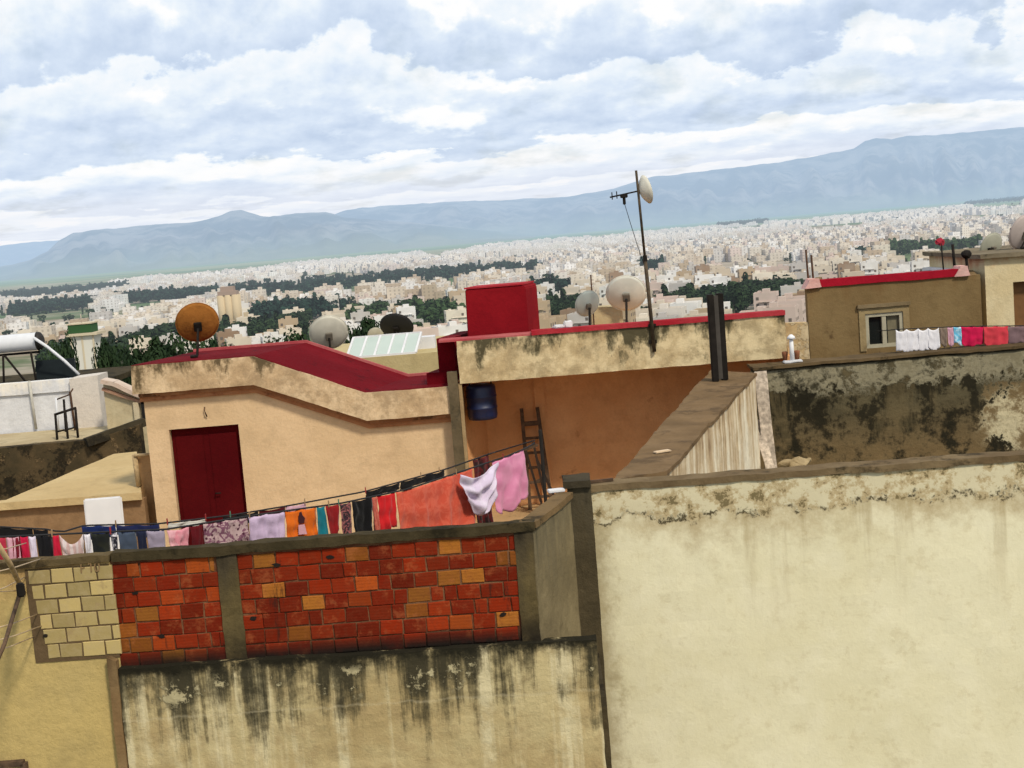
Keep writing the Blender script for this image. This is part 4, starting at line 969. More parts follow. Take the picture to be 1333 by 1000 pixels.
# ================================================================== LEFT: white house, annex, heater
def left_group():
    # annex roof slab (cream) in front of dark wall
    za = P(180, 642, 24.9).z
    p = [PZ(-60, 662, za), PZ(182, 641, za), PZ(176, 589, za), PZ(150, 590, za), PZ(-60, 682-8, za)]
    n0, n1, b1, b0 = PZ(-260, 675, za), PZ(184, 641, za), PZ(178, 588, za), PZ(148, 591, za)
    l0 = PZ(-2, 655, za)
    root = thing('annex', 'low annex with a cream slab roof left of the tan house', 'building', zz((n1+l0)/2, GZ))
    mcr = mat_wall('cream_slab', (.53, .40, .21), (.48, .35, .175), grime=(.25, .15, .07), spots=.1, seed=62, asc=.7)
    b = NB(); prism(b, [l0, n1, b1, b0], Vector((0, 0, -.14))); obj('roof', rough(b, .25, .006), mcr, root)
    b = NB(); e = l0-Vector((0, 0, .14)); e2 = n1-Vector((0, 0, .14))
    ea = e+(e-e2)*1.2
    off = Vector((0, .12, -.002))
    prism(b, [zz(ea, GZ)+off, zz(e2, GZ)+off, e2+off, ea+off], Vector((0, .2, 0)))
    obj('wall', rough(b, .25, .006), mat_wall('annex_render', (.27, .165, .085), (.22, .13, .065), grime=(.10, .055, .03), spots=.6, seed=63, asc=1.2), root)
    b = NB(); prism(b, [ea+off+Vector((0, -.1, .0)), e+off+Vector((0, -.1, .0)), e+off+Vector((0, -.1, .12)), ea+off+Vector((0, -.1, .1))], Vector((0, .4, 0)))
    obj('edge_beam', rough(b, .2, .006), mcr, root)
    # short wall piece and white pipe right of the annex
    b = NB(); A = P(176, 593, 25.6); B = P(207, 593, 25.6); prism(b, [zz(A, GZ), zz(B, GZ), B, A], Vector((0, .2, 0)))
    obj('end_wall', rough(b, .15, .006), mat_wall('annex_tan', (.44, .27, .13), (.40, .24, .11), spots=.1, seed=64), root)
    b = NB(); tube(b, [P(175, 592, 25.55), P(181, 633, 25.55)], .05, 10); tube(b, [P(175, 593, 25.5), P(204, 591, 25.5)], .03, 8)
    tag(obj('white_pipe', b, M['pale_wood']), 'pale elbowed pipe at the corner of the annex roof', 'pipe')
    # dark mouldy wall behind the annex
    f = flat(31.0); zt = (f.at(0, 585).z+f.at(180, 571).z)/2
    root = thing('dark_parapet', 'black mouldy parapet below the white house, left of the tan house', 'wall', zz(f.at(60, 610), GZ))
    m = mat_wall('black_mould', (.06, .045, .024), (.12, .08, .04), grime=(.012, .011, .008), spots=1.25, seed=65, asc=1.3, peel=(.27, .18, .09), peel_th=.55)
    xl, xr = f.at(-200, 600).x, f.at(186, 600).x
    b = NB(); prism(b, [Vector((xl, 31, GZ)), Vector((xr, 31, GZ)), Vector((xr, 31, zt+.30)), Vector((f.at(120, 575).x, 31, zt+.05)), Vector((xl, 31, zt))], Vector((0, .3, 0)))
    obj('render', rough(b, .2, .015), m, root)
    b = NB(); prism(b, [Vector((xl, 31.3, zt-.03)), Vector((f.at(130, 575).x, 31.3, zt-.03)), Vector((f.at(134, 575).x, 34.2, zt-.03)), Vector((xl, 34.2, zt-.03))], Vector((0, 0, -.15)))
    obj('terrace', rough(b, .3, .01), mat_wall('terrace_beige', (.46, .38, .24), (.38, .30, .18), spots=.5, seed=66), root)
    # sloping coping at the right end
    b = NB(); A, B = P(112, 576, 31.0), P(187, 550, 31.6)
    bar(b, A, B, .2, .5, up=Vector((0, 1, 0))); obj('sloped_coping', rough(b, .15, .015), M['dark_concrete'], root)
    # white house
    y = 34.3; g = flat(y)
    root = thing('white_house', 'white rooftop wall of a house carrying a solar water heater, at the left', 'house', zz(g.at(60, 530), GZ))
    mw = mat_wall('whitewash', (.66, .66, .68), (.60, .60, .62), grime=(.33, .30, .25), spots=.25, seed=67, asc=.6, ztop=g.at(50, 497).z, length=1.4, mould=.12)
    zt = (g.at(0, 500).z+g.at(96, 493).z)/2; zc = zt-.30; xl, xm, xr = g.at(-220, 530).x, g.at(97, 530).x, g.at(134, 530).x
    b = NB(); prism(b, [Vector((xl, y, GZ)), Vector((xm, y, GZ)), Vector((xm, y, zc)), Vector((xl, y, zc))], Vector((0, .2, 0))); obj('wall', b, mw, root)
    b = NB(); prism(b, [Vector((xl, y-.06, zc)), Vector((xm, y-.06, zc)), Vector((xm, y-.06, zt)), Vector((xl, y-.06, zt))], Vector((0, .3, 0))); obj('parapet', rough(b, .25, .006), mw, root)
    zb = g.at(115, 489).z
    b = NB(); prism(b, [Vector((xm+.002, y-.18, GZ)), Vector((xr, y-.18, GZ)), Vector((xr, y-.18, zb)), Vector((xm+.002, y-.18, zb-.03))], Vector((0, .9, 0)))
    obj('corner_block', rough(b, .25, .006), mat_wall('creamy_white', (.62, .56, .50), (.58, .53, .48), spots=.1, seed=68, asc=.7), root)
    b = NB(); A, B = P(38, 496, y-.1), P(47, 559, y-.1); tube(b, [A, B], .035); obj('down_pipe', b, mat_plain('dull_pipe', (.45, .43, .38), .7), root)
    b = NB(); prism(b, [Vector((xl, y+.3, zt-.5)), Vector((xm, y+.3, zt-.5)), Vector((xm, y+.3, zt-.35)), Vector((xl, y+.3, zt-.35))], Vector((0, 7, 0))); obj('roof', b, M['coping'], root)
    # lower stair wall with curved top, between the white house and tan house
    y = 33.0; g = flat(y)
    root = thing('stair_wall', 'low pale wall with a sloping pinkish top between the white and tan houses', 'wall', zz(g.at(160, 540), GZ))
    tp = [(134, 497), (150, 500), (163, 506), (176, 512), (189, 517)]
    b = NB(); prism(b, [zz(g.at(134, 540), GZ), zz(g.at(189, 540), GZ)]+[g.at(*q) for q in tp[::-1]], Vector((0, .2, 0)))
    obj('render', rough(b, .2, .008), mat_wall('pale_yellow', (.52, .46, .31), (.46, .38, .24), grime=(.25, .16, .09), spots=.4, seed=69), root)
    b = NB()
    for q1, q2 in zip(tp, tp[1:]): bar(b, g.at(*q1)+Vector((0, .05, .02)), g.at(*q2)+Vector((0, .05, .02)), .10, .5)
    obj('coping', rough(b, .15, .01), mat_wall('pinkish_coping', (.58, .48, .40), (.50, .36, .28), spots=.4, seed=70), root)
    b = NB()
    for q1, q2 in (((134, 506), (160, 515)), ((160, 515), (189, 524))): bar(b, g.at(*q1)-Vector((0, .05, 0)), g.at(*q2)-Vector((0, .05, 0)), .07, .1)
    obj('moulding', b, mat_wall('clay_moulding', (.36, .2, .13), (.42, .28, .2), spots=.4, seed=71), root)
    b = NB(); k = g.at(176, 540); k2 = g.at(183, 540); prism(b, [zz(k, GZ)-Vector((0, .1, 0)), zz(k2, GZ)-Vector((0, .1, 0)), zz(k2, g.at(180, 523).z)-Vector((0, .1, 0)), zz(k, g.at(180, 523).z)-Vector((0, .1, 0))], Vector((0, .25, 0)))
    obj('corner_pier', b, mat_wall('pier_cream', (.56, .48, .33), (.5, .4, .26), spots=.2, seed=72), root)
    b = NB(); A, B = P(183, 523, 32.9), P(190, 546, 32.9); prism(b, [A, zz(B, A.z), B, zz(A, B.z)], Vector((0, .05, 0))); obj('dark_opening', b, mat_plain('niche_black', (.012, .01, .009), .9), root)
    # black gate rails
    y = 32.2; root = thing('metal_gate', 'small black metal gate frame standing on the beige terrace', 'gate', zz(P(86, 575, y), P(86, 575, y).z-.0))
    for p0, p1 in (((72, 540), (75, 580)), ((98, 531), (102, 575)), ((85, 536), (89, 578))):
        b = NB(); A, B = P(*p0, y), P(*p1, y); tube(b, [A, B-Vector((0, 0, .05))], .03, 8); obj('upright', b, M['mast'], root)
    b = NB(); tube(b, [P(71, 540, y), P(99, 531, y)], .03, 8); obj('rail', b, M['mast'], root)
    b = NB(); tube(b, [P(75, 562, y), P(100, 556, y)], .02, 8); obj('rail', b, M['mast'], root)
    y = 33.6
    root = thing('drying_rack', 'thin rusty pipe stack against the white wall behind the gate', 'pipes', zz(P(88, 560, y), zt-.7))
    for p0, p1, mm in (((73, 518), (76, 562), 'white_metal'), ((83, 520), (86, 562), 'mast'), ((91, 510), (98, 560), 'rust')):
        b = NB(); tube(b, [P(*p0, y), P(*p1, y)], .03, 8); obj('pipe', b, M[mm], root)
    b = NB(); tube(b, [P(74, 520, y), P(90, 514, y), P(95, 506, y)], .02, 6); obj('bent_pipe', b, M['rust'], root)
    # solar water heater
    y = 35.6
    c0, c1 = P(-40, 452, y), P(50, 444, y); r = 11.5/FPX*y
    root = thing('solar_heater', 'white solar water heater tank on a black frame, on the white house roof', 'solar heater', zz((c0+c1)/2, zt-.35))
    b = NB(); ax = (c1-c0).normalized(); N = 28
    sidev = ax.cross(Vector((0, 0, 1))).normalized(); upv = sidev.cross(ax)
    rings = []
    for t, k in ((0, .85), (.012, 1), (.5, 1), (.97, 1), (.985, 1.03), (1, 1.03)):
        rings.append([b.verts.new(c0.lerp(c1, t)+(sidev*math.cos(i*2*math.pi/N)+upv*math.sin(i*2*math.pi/N))*r*k) for i in range(N)])
    for i in range(len(rings)-1):
        for k in range(N): b.faces.new((rings[i][k], rings[i][(k+1) % N], rings[i+1][(k+1) % N], rings[i+1][k]))
    b.faces.new(rings[0]); b.faces.new(rings[-1])
    tk = obj('tank', b, M['white_metal'], root, smooth=True)
    b = NB(); tube(b, [c1-ax*.02, c1+ax*.06, c1+ax*.12], [r*1.06, r*1.0, r*.6], 28); obj('end_cap', b, mat_plain('black_cap', (.02, .017, .015), .6), tk)
    b = NB()
    zf = zt-.35
    for p0, p1 in (((4, 462), (4, 502)), ((6, 463), (42, 497)), ((40, 458), (48, 497))): tube(b, [P(*p0, y-.1), P(*p1, y-.1)-Vector((0, 0, .25))], .03, 8)
    tube(b, [P(-40, 466, y), P(52, 458, y)], .03, 8)
    obj('frame', b, M['mast'], root)
    b = NB(); tube(b, [P(44, 440, y-.3), P(62, 452, y-.3), P(84, 470, y-.2), P(103, 488, y-.2)], .04, 8); obj('water_pipe', b, M['white_metal'], root)
    b = NB(); A, B, C, D_ = P(46, 470, y+.6), P(96, 466, y+.6), P(100, 496, y-.1), P(48, 502, y-.1)
    prism(b, [A, B, C, D_], Vector((0, .08, -.02))); obj('collector_panel', b, mat_plain('collector_black', (.006, .009, .010), .6, 0, .2, 3, .02, .1), root)
    # white board in front of annex
    y = 24.3; a, c = P(108, 650, y), P(158, 648, y); h = 42/FPX*y
    root_z = FLZ
    b = NB(); xm = (a.x+c.x)/2; zt2 = a.z
    box(b, Vector((xm, y, (zt2+FLZ)/2)), (c.x-a.x, .06, zt2-FLZ), 0, R(-2), bev=.025)
    tag(obj('white_board', b, mat_plain('white_laminate', (.66, .66, .68), .5, 0, .05, 2, .03)), 'plain white board with rounded corners, leaning on the annex wall', 'board')
left_group()

# ---- cream house with skylight behind the sloping roof
def skylight_house():
    y = 31.5; g = flat(y)
    a, c = g.at(395, 470), g.at(585, 470); zt = g.at(510, 463).z
    root = thing('skylight_house', 'cream house wall topped by a slanting glass skylight, behind the red roof', 'house', zz((a+c)/2, GZ))
    b = NB(); prism(b, [Vector((a.x, y, GZ)), Vector((c.x, y, GZ)), Vector((c.x, y, zt)), Vector((a.x, y, zt))], Vector((0, 5, 0)))
    obj('wall', b, mat_wall('cream_yellow', (.50, .41, .22), (.46, .37, .19), spots=.1, seed=75), root)
    p0, p1 = g.at(451, 466), g.at(541, 460); z0_ = zt+.02; up = .40; dep = .75
    n = 5; xs = [p0.x+(p1.x-p0.x)*i/n for i in range(n+1)]
    sk = thing('skylight', None, None); COL.objects.unlink(sk); bpy.data.objects.remove(sk)
    fr = NB()
    for i, x in enumerate(xs): bar(fr, Vector((x, y+.05, z0_)), Vector((x+.12, y+.05+dep, z0_+up)), .05, .05, up=Vector((0, 0, 1)))
    for (dy, dz, dx) in ((.05, 0, 0), (.05+dep, up, .12)): bar(fr, Vector((xs[0]+dx, y+dy, z0_+dz)), Vector((xs[-1]+dx, y+dy, z0_+dz)), .05, .05, up=Vector((0, 0, 1)))
    s = obj('skylight', fr, M['white_paint'], root)
    tg = NT('milky_glass'); pp = tg.pos(); nn = tg.noise(pp, 1.7, 5)
    gm = tg.out(tg.mix(nn, (.36, .44, .40), (.50, .56, .52)), .25, None, 0, .5)
    for i in range(n):
        b = NB(); x0, x1 = xs[i]+.03, xs[i+1]-.03
        prism(b, [Vector((x0, y+.06, z0_+.01)), Vector((x1, y+.06, z0_+.01)), Vector((x1+.11, y+.04+dep, z0_+up)), Vector((x0+.11, y+.04+dep, z0_+up))], Vector((0, .01, -.012))); obj('pane', b, gm, s)
    b = NB(); box(b, Vector(((xs[0]+xs[-1])/2+.2, y+1.4, zt+up*.35)), (xs[-1]-xs[0]+.4, .5, up*.7)); obj('skylight_upstand', b, M['white_paint'], s)
skylight_house()

# ================================================================== LAUNDRY
def fabric(name, c, c2=None, sc=18, kind='plain'):
    t = NT(name); p = t.pos()
    if kind == 'plain': k = t.mix(t.mr(t.noise(p, 3, 4), .3, .7, 0, 1), c, tuple(x*.86 for x in c))
    elif kind == 'terry': k = t.mix(t.mr(t.noise(p, sc, 5, .6, 1.2), .42, .58), c, c2)
    elif kind == 'floral':
        v = t.n('ShaderNodeTexVoronoi', ins={'Vector': p, 'Scale': sc}).outputs
        k = t.mix(t.mr(t.noise(p, sc*.8, 4, .6, 1.5), .45, .52), c, c2)
        k = t.mix(t.mr(v[0], .15, .28, 1, 0), k, (.06, .015, .03))
    elif kind == 'stripe':
        wv = t.n('ShaderNodeTexWave', bands_direction='X', ins={'Vector': p, 'Scale': sc, 'Distortion': .4}).outputs[0]
        k = t.mix(t.mr(wv, .4, .6), c, c2)
    n = t.noise(p, 60, 3); n2 = t.noise(t.mapv(p, (1, 1, .35)), 9, 3)
    return t.out(k, .95, t.bump(t.math('ADD', t.math('MULTIPLY', n, .25), n2), .35, .03), 0, .1, sheen=.15)
FAB = {}
def fab(c, c2=None, sc=18, kind='plain'):
    key = (c, c2, sc, kind)
    if key not in FAB: FAB[key] = fabric('cloth_%d' % len(FAB), c, c2, sc, kind)
    return FAB[key]
LX = [(-60, 704, 12.95), (0, 699, 13.1), (110, 694, 13.35), (217, 689, 13.7), (330, 671, 14.2), (445, 655, 14.8), (530, 637, 15.4), (600, 614, 16.0), (660, 594, 16.7), (688, 582, 17.1), (704, 572, 17.4)]
def rope_pt(tab, px):
    for (x0, y0, d0), (x1, y1, d1) in zip(tab, tab[1:]):
        if px <= x1: break
    t = (px-x0)/(x1-x0); return P(px, y0+(y1-y0)*t, d0+(d1-d0)*t)
LX2 = [(-60, 690, 14.4), (0, 686, 14.5), (60, 689, 14.7), (80, 693, 14.8), (110, 684, 15.0), (205, 682, 15.3), (300, 671, 15.7), (372, 659, 16.0), (475, 640, 16.6), (580, 611, 17.4), (640, 590, 17.9), (704, 571, 17.55)]
def rope(tab, label):
    b = NB(); pts = [rope_pt(tab, px) for px in range(-60, 705, 12)]
    tube(b, pts, .010, 6); tag(obj('clothes_line', b, M['rope']), label, 'clothes line')
rope(LX, 'front black clothes line carrying the bright laundry above the red block wall')
rope(LX2, 'rear black clothes line carrying the dark laundry behind the bright one')
# poles the lines are tied to (their feet stand on the terrace floor)
pq = rope_pt(LX, 704); b = NB(); tube(b, [zz(pq, FLZ), pq+Vector((0, 0, .12))], .022)
tag(obj('line_post', b, M['mast']), 'thin dark post holding the right end of the clothes lines', 'post')
frng = random.Random(21)
def cloth(tab, x0, x1, ln, m, label, name, cat, sag=0.0, taper=0.0, fold=.02, nf=2.5, skew=0.0, v_neck=0, fall=0, group=None):
    """a piece of cloth pegged along its top edge; folds deepen toward the hem"""
    a, c = rope_pt(tab, x0), rope_pt(tab, x1); wd = (c-a); d = wd.normalized(); nr = Vector((d.y, -d.x, 0)).normalized()
    nu, nv = max(8, int(wd.length/.02)), max(6, int(ln/.03)); nu = min(nu, 60); nv = min(nv, 36)
    ph = frng.random()*6; hs = skew+frng.uniform(-.16, .16)*(wd.length < .5); b = NB(); g = []
    for j in range(nv+1):
        v = j/nv; row = []
        for i in range(nu+1):
            u = i/nu; q = rope_pt(tab, x0+(x1-x0)*u)
            s = sag*4*u*(1-u)
            uc = (u-.5)*taper*v
            w1 = u*nf*2*math.pi+ph+v*1.6+1.3*noise.noise(Vector((u*2+ph, v*2.2, 1)))
            fo = fold*1.5*(.3+1.0*v)*(1-2*abs(math.sin(w1*.5))**.7+.45*math.sin(w1*1.9+ph*2))+noise.noise(Vector((u*4+ph, v*4, ph)))*fold*1.6
            np_ = max(1, round(wd.length/.22)); s += .012*math.sin(math.pi*((u*np_) % 1.0))
            L = ln*(1+.07*math.sin(u*6+ph)+hs*(u-.5)+.03*math.sin(u*17+ph))
            row.append(b.verts.new(q+d*(-uc*wd.length)+nr*(fo+.004)+Vector((0, 0, -s*(1-.25*v)-L*v-.004))))
        g.append(row)
    for j in range(nv):
        for i in range(nu): b.faces.new((g[j][i], g[j][i+1], g[j+1][i+1], g[j+1][i]))
    o = obj(name, b, m, None, smooth=True); md = o.modifiers.new('thick', 'SOLIDIFY'); md.thickness = .004
    return tag(o, label, cat, group)
F1 = [
 (-22, 7, .40, fab((.42, .03, .06)), 'dark pink cloth at the left end of the front line', 'hanging_cloth', 0, .1),
 (8, 24, .36, fab((.62, .34, .42)), 'pale pink cloth next to the left end of the front line', 'hanging_cloth', 0, 0),
 (16, 25, .34, fab((.16, .008, .02)), 'narrow maroon sleeve cloth between pink cloths', 'hanging_cloth', 0, -.8),
 (26, 36, .36, fab((.46, .01, .05)), 'crimson folded garment left of the white strip', 'hanging_cloth', 0, 0),
 (37, 46, .34, fab((.62, .56, .68)), 'lavender white cloth between crimson and black pieces', 'hanging_cloth', 0, 0),
 (47, 67, .38, fab((.008, .008, .010)), 'black shirt between the lavender cloth and red cone', 'hanging_shirt', 0, .1),
 (68, 76, .32, fab((.52, .012, .045)), 'small bright red garment flaring to its hem', 'hanging_cloth', 0, -.6),
 (77, 108, .26, fab((.48, .34, .33), (.58, .50, .50), 6, 'stripe'), 'pinkish grey towel sagging in a deep curve', 'hanging_towel', .09, .12),
 (109, 117, .30, fab((.66, .64, .70)), 'narrow white strip of cloth right of the sagging towel', 'hanging_cloth', 0, 0),
 (118, 142, .34, fab((.010, .012, .012), (.018, .02, .014), 3, 'terry'), 'black shirt with a grey green print', 'hanging_shirt', 0, .05),
 (143, 152, .20, fab((.60, .58, .64), (.02, .02, .03), 12, 'terry'), 'bunched white and black socks', 'hanging_socks', 0, .2),
 (153, 177, .34, fab((.055, .075, .115)), 'slate blue garment on the front line', 'hanging_shirt', 0, .05),
 (178, 189, .36, fab((.012, .016, .04)), 'narrow navy garment right of the slate blue one', 'hanging_cloth', 0, 0),
 (190, 214, .30, fab((.30, .26, .34)), 'grey mauve shirt left of the pink scalloped cloth', 'hanging_shirt', 0, .1),
 (217, 246, .22, fab((.58, .22, .27), (.66, .36, .40), 6, 'terry'), 'pink cloth with an uneven scalloped hem', 'hanging_cloth', .01, .25),
 (247, 263, .34, fab((.10, .006, .010)), 'dark wine red cloth below the door', 'hanging_cloth', 0, .3),
 (264, 322, .34, fab((.17, .07, .11), (.42, .30, .30), 16, 'floral'), 'purple and grey floral fabric below the red door', 'hanging_fabric', 0, .02),
 (323, 370, .34, fab((.52, .40, .56)), 'lavender top with a lighter gathered neck', 'hanging_shirt', 0, .05),
 (371, 411, .34, fab((.62, .13, .012)), 'orange towel with a dark figure printed on it', 'hanging_towel', 0, .02),
 (412, 422, .36, fab((.01, .16, .21)), 'narrow teal cloth beside the orange towel', 'hanging_cloth', 0, -.5),
 (423, 441, .32, fab((.24, .012, .014)), 'dark red rounded cloth right of the teal one', 'hanging_cloth', 0, .25),
 (442, 456, .36, fab((.30, .10, .10), (.03, .02, .025), 20, 'floral'), 'pink and black patterned scarf', 'hanging_scarf', 0, 0),
 (457, 483, .40, fab((.007, .007, .008)), 'black trousers left of the coral towel', 'hanging_trousers', 0, .03),
 (484, 490, .42, fab((.42, .09, .065), (.50, .13, .09), 14, 'terry'), 'narrow coral towel edge left of the bright red cloth', 'hanging_towel', 0, 0),
 (491, 514, .40, fab((.52, .016, .020)), 'bright red cloth hanging over the coral towel', 'hanging_cloth', 0, 0),
 (515, 614, .74, fab((.50, .075, .042), (.56, .11, .066), 9, 'terry'), 'large coral red embossed towel', 'hanging_towel', .0, .0),
]
for (x0, x1, ln, m, lab, nm, sag, tap) in F1:
    cloth(LX, x0, x1, ln, m, lab, nm, 'laundry', sag, tap, .012 if x1-x0 < 20 else .016, 1.4 if x1-x0 < 40 else 3.2, group='laundry on the front clothes line')
# print on the orange towel
def bunch(x0, x1, ln, m, label, name):
    # wrung, bunched garment: pegged at its two ends, belly gathered in deep swags
    a, c = rope_pt(LX, x0), rope_pt(LX, x1); wd = c-a; d = wd.normalized(); nr = Vector((d.y, -d.x, 0)).normalized()
    b = NB(); nu, nv = 40, 30; g = []
    for j in range(nv+1):
        v = j/nv; row = []
        for i in range(nu+1):
            u = i/nu; q = a.lerp(c, u)
            sg = .10*math.sin(math.pi*u)*(1-v*.3)
            L = ln*(.70+.30*math.sin(math.pi*min(1, max(0, u)))**.8) + .07*u
            swag = .028*math.sin(v*15+u*6+2*noise.noise(Vector((u*3, v*3, 5))))*(.3+math.sin(math.pi*u)) + .018*math.sin(u*13-v*6)
            pull = (.5-u)*.18*v*wd.length
            row.append(b.verts.new(q+d*(pull+-.02*math.sin(v*5+u*4))+nr*(.11+swag)+Vector((0, 0, -sg-L*v))))
        g.append(row)
    for j in range(nv):
        for i in range(nu): b.faces.new((g[j][i], g[j][i+1], g[j+1][i+1], g[j+1][i]))
    o = obj(name, b, m, None, smooth=True); md = o.modifiers.new('thick', 'SOLIDIFY'); md.thickness = .005
    tag(o, label, 'laundry', 'laundry on the front clothes line')
bunch(590, 638, .46, fab((.60, .54, .66), (.54, .46, .60), 5, 'terry'), 'wrung white lavender shirt beside the pink towel', 'hanging_shirt')
cloth(LX, 641, 682, .63, fab((.56, .20, .34), (.60, .24, .38), 4, 'terry'), 'plain pink towel at the right end of the front line', 'hanging_towel', 'laundry', 0, -.12, .02, 1.3, group='laundry on the front clothes line')
cloth(LX2, 615, 636, .95, fab((.10, .012, .014), (.02, .012, .012), 9, 'terry'), 'dark red cloth behind the coral towel corner', 'hanging_cloth', 'laundry', 0, .1, group='laundry on the rear clothes line')
F2 = [(-24, 42, .11, (.008, .008, .009), 'black blanket edge folded over the left end of the rear line'),
      (43, 62, .10, (.008, .008, .010), 'short black cloth next to the folded blanket on the rear line'), (106, 150, .14, (.010, .022, .10), 'navy blue cloth below the white board'),
      (151, 207, .13, (.012, .018, .07), 'dark navy cloth right of the navy blue cloth on the rear line'), (218, 268, .06, (.55, .54, .50), 'white cloth folded flat on the rear line below the door'),
      (290, 336, .10, (.010, .009, .009), 'black folded cloth on the rear line below the right door edge'), (337, 371, .12, (.06, .006, .008), 'maroon black folded cloth left of the pink lace on the rear line'),
      (372, 398, .10, (.55, .34, .42), 'pale pink lace cloth above the orange towel'), (476, 520, .085, (.007, .007, .008), 'black folded cloth above the bright red cloth'),
      (521, 578, .09, (.008, .008, .009), 'long black folded cloth above the coral towel')]
for (x0, x1, ln, c, lab) in F2: cloth(LX2, x0, x1, ln, fab(c), lab, 'folded_cloth', 'laundry', 0, 0, .010, 2, group='laundry on the rear clothes line')
# print on the orange towel
q = rope_pt(LX, 391); nr = Vector((0, -1, 0)); b = NB()
def flake(b, px, py, y, pts, k):
    c = P(px, py, y); s = y/FPX
    prism(b, [c+Vector((x*s, 0, -z*s)) for x, z in pts], Vector((0, .006, 0)))
o_or = [o for o in COL.objects if o.get('label', '').startswith('orange towel')][0]
flake(b, 392, 673, q.y-.045, [(-2, -6), (1, -7), (2, -2), (5, 2), (3, 9), (-3, 9), (-4, 3)], 0)
pr = obj('printed_figure', b, fab((.05, .015, .02)), o_or)
b = NB(); flake(b, 393, 689, q.y-.047, [(-4, -6), (4, -6), (6, 7), (-5, 7)], 0); obj('printed_skirt', b, fab((.60, .34, .40)), o_or)
# clothes pegs
pb = NB(); box(pb, Vector((0, 0, .012)), (.012, .014, .075), bev=.002); box(pb, Vector((.0, .010, .02)), (.012, .006, .06), 0, R(8))
mpeg = [mat_plain('peg_wood', (.30, .20, .11), .8), mat_plain('peg_red', (.30, .03, .03), .5), mat_plain('peg_green', (.08, .18, .12), .5)]
peg0 = None
for i, (tab, px, c, lab) in enumerate([(LX, 68, 0, 'wooden peg on the black shirt'), (LX, 144, 1, 'red peg beside the bunched socks'), (LX2, 151, 0, 'wooden peg on the navy blue cloth'), (LX2, 218, 1, 'red peg at the left end of the flat white cloth'),
        (LX2, 268, 1, 'red peg at the right end of the flat white cloth'), (LX, 325, 0, 'wooden peg at the left shoulder of the lavender top'), (LX2, 300, 2, 'greenish peg on the black folded cloth'), (LX2, 397, 0, 'wooden peg above the orange towel'),
        (LX, 428, 0, 'wooden peg on the dark red rounded cloth'), (LX, 441, 2, 'greenish peg at the patterned scarf'), (LX2, 476, 1, 'red peg at the left end of the black folded cloth'), (LX2, 548, 0, 'wooden peg on the long black folded cloth'),
        (LX2, 572, 0, 'wooden peg at the right end of the long black folded cloth'), (LX, 594, 0, 'wooden peg on the wrung white shirt'), (LX, 655, 1, 'red peg on the plain pink towel')]):
    q = rope_pt(tab, px)
    if peg0 is None: o = peg0 = obj('clothes_peg', pb, mpeg[0], None, origin=(0, 0, 0)); pegm = {0: o.data}
    else:
        if c not in pegm:
            mm = peg0.data.copy(); mm.materials[0] = mpeg[c]; pegm[c] = mm
        o = peg0.copy(); o.data = pegm[c]; COL.objects.link(o)
    o.location = q+Vector((0, -.006, 0)); tag(o, lab, 'clothes peg', 'pegs on the clothes lines')

# laundry at the right, on the mouldy wall
def right_laundry():
    yb = F_back.a.y+.42
    tab = [(1140, 431, 27.95), (1160, 430, yb+.3), (1165, 429, yb), (1250, 425, yb), (1340, 424, yb), (1420, 424, yb)]
    b = NB(); tube(b, [rope_pt(tab, p) for p in range(1140, 1420, 8)], .009, 6); tag(obj('clothes_line', b, M['rope']), 'clothes line along the mouldy wall, tied to the olive house', 'clothes line')
    white = fab((.70, .69, .74))
    G = 'laundry above the mouldy wall'
    for (x0, x1, ln, m, lab, nm) in ((1166, 1180, .37, white, 'leftmost white shirt above the mouldy wall, before the window', 'hanging_shirt'), (1180, 1195, .375, white, 'second white shirt from the left above the mouldy wall', 'hanging_shirt'),
        (1195, 1208, .37, white, 'third white shirt from the left above the mouldy wall', 'hanging_shirt'), (1208, 1222, .36, white, 'rightmost white shirt above the mouldy wall', 'hanging_shirt'),
        (1223, 1232, .32, fab((.20, .15, .12)), 'brown grey cloth right of the white shirts', 'hanging_cloth'), (1233, 1241, .32, fab((.58, .33, .42)), 'narrow pale pink cloth above the mouldy wall', 'hanging_cloth'),
        (1241, 1251, .30, fab((.12, .42, .62), (.55, .66, .74), 5, 'terry'), 'small light blue cloth above the mouldy wall', 'hanging_cloth'), (1251, 1280, .33, fab((.52, .008, .065)), 'crimson towel above the mouldy wall', 'hanging_towel'),
        (1280, 1312, .34, fab((.56, .045, .065)), 'coral red towel right of the crimson towel', 'hanging_towel'), (1312, 1345, .31, fab((.17, .11, .12)), 'dull mauve towel at the right edge', 'hanging_towel')):
        if 'white' in lab and 'shirt' in lab and 'white shirts' not in lab:
            cloth(tab, x0, x1, ln, m, lab, nm, 'laundry', .03, -.10, .006, 1.0, group=G)
        else: cloth(tab, x0, x1, ln, m, lab, nm, 'laundry', 0, 0, .012, 1.5, group=G)
right_laundry()

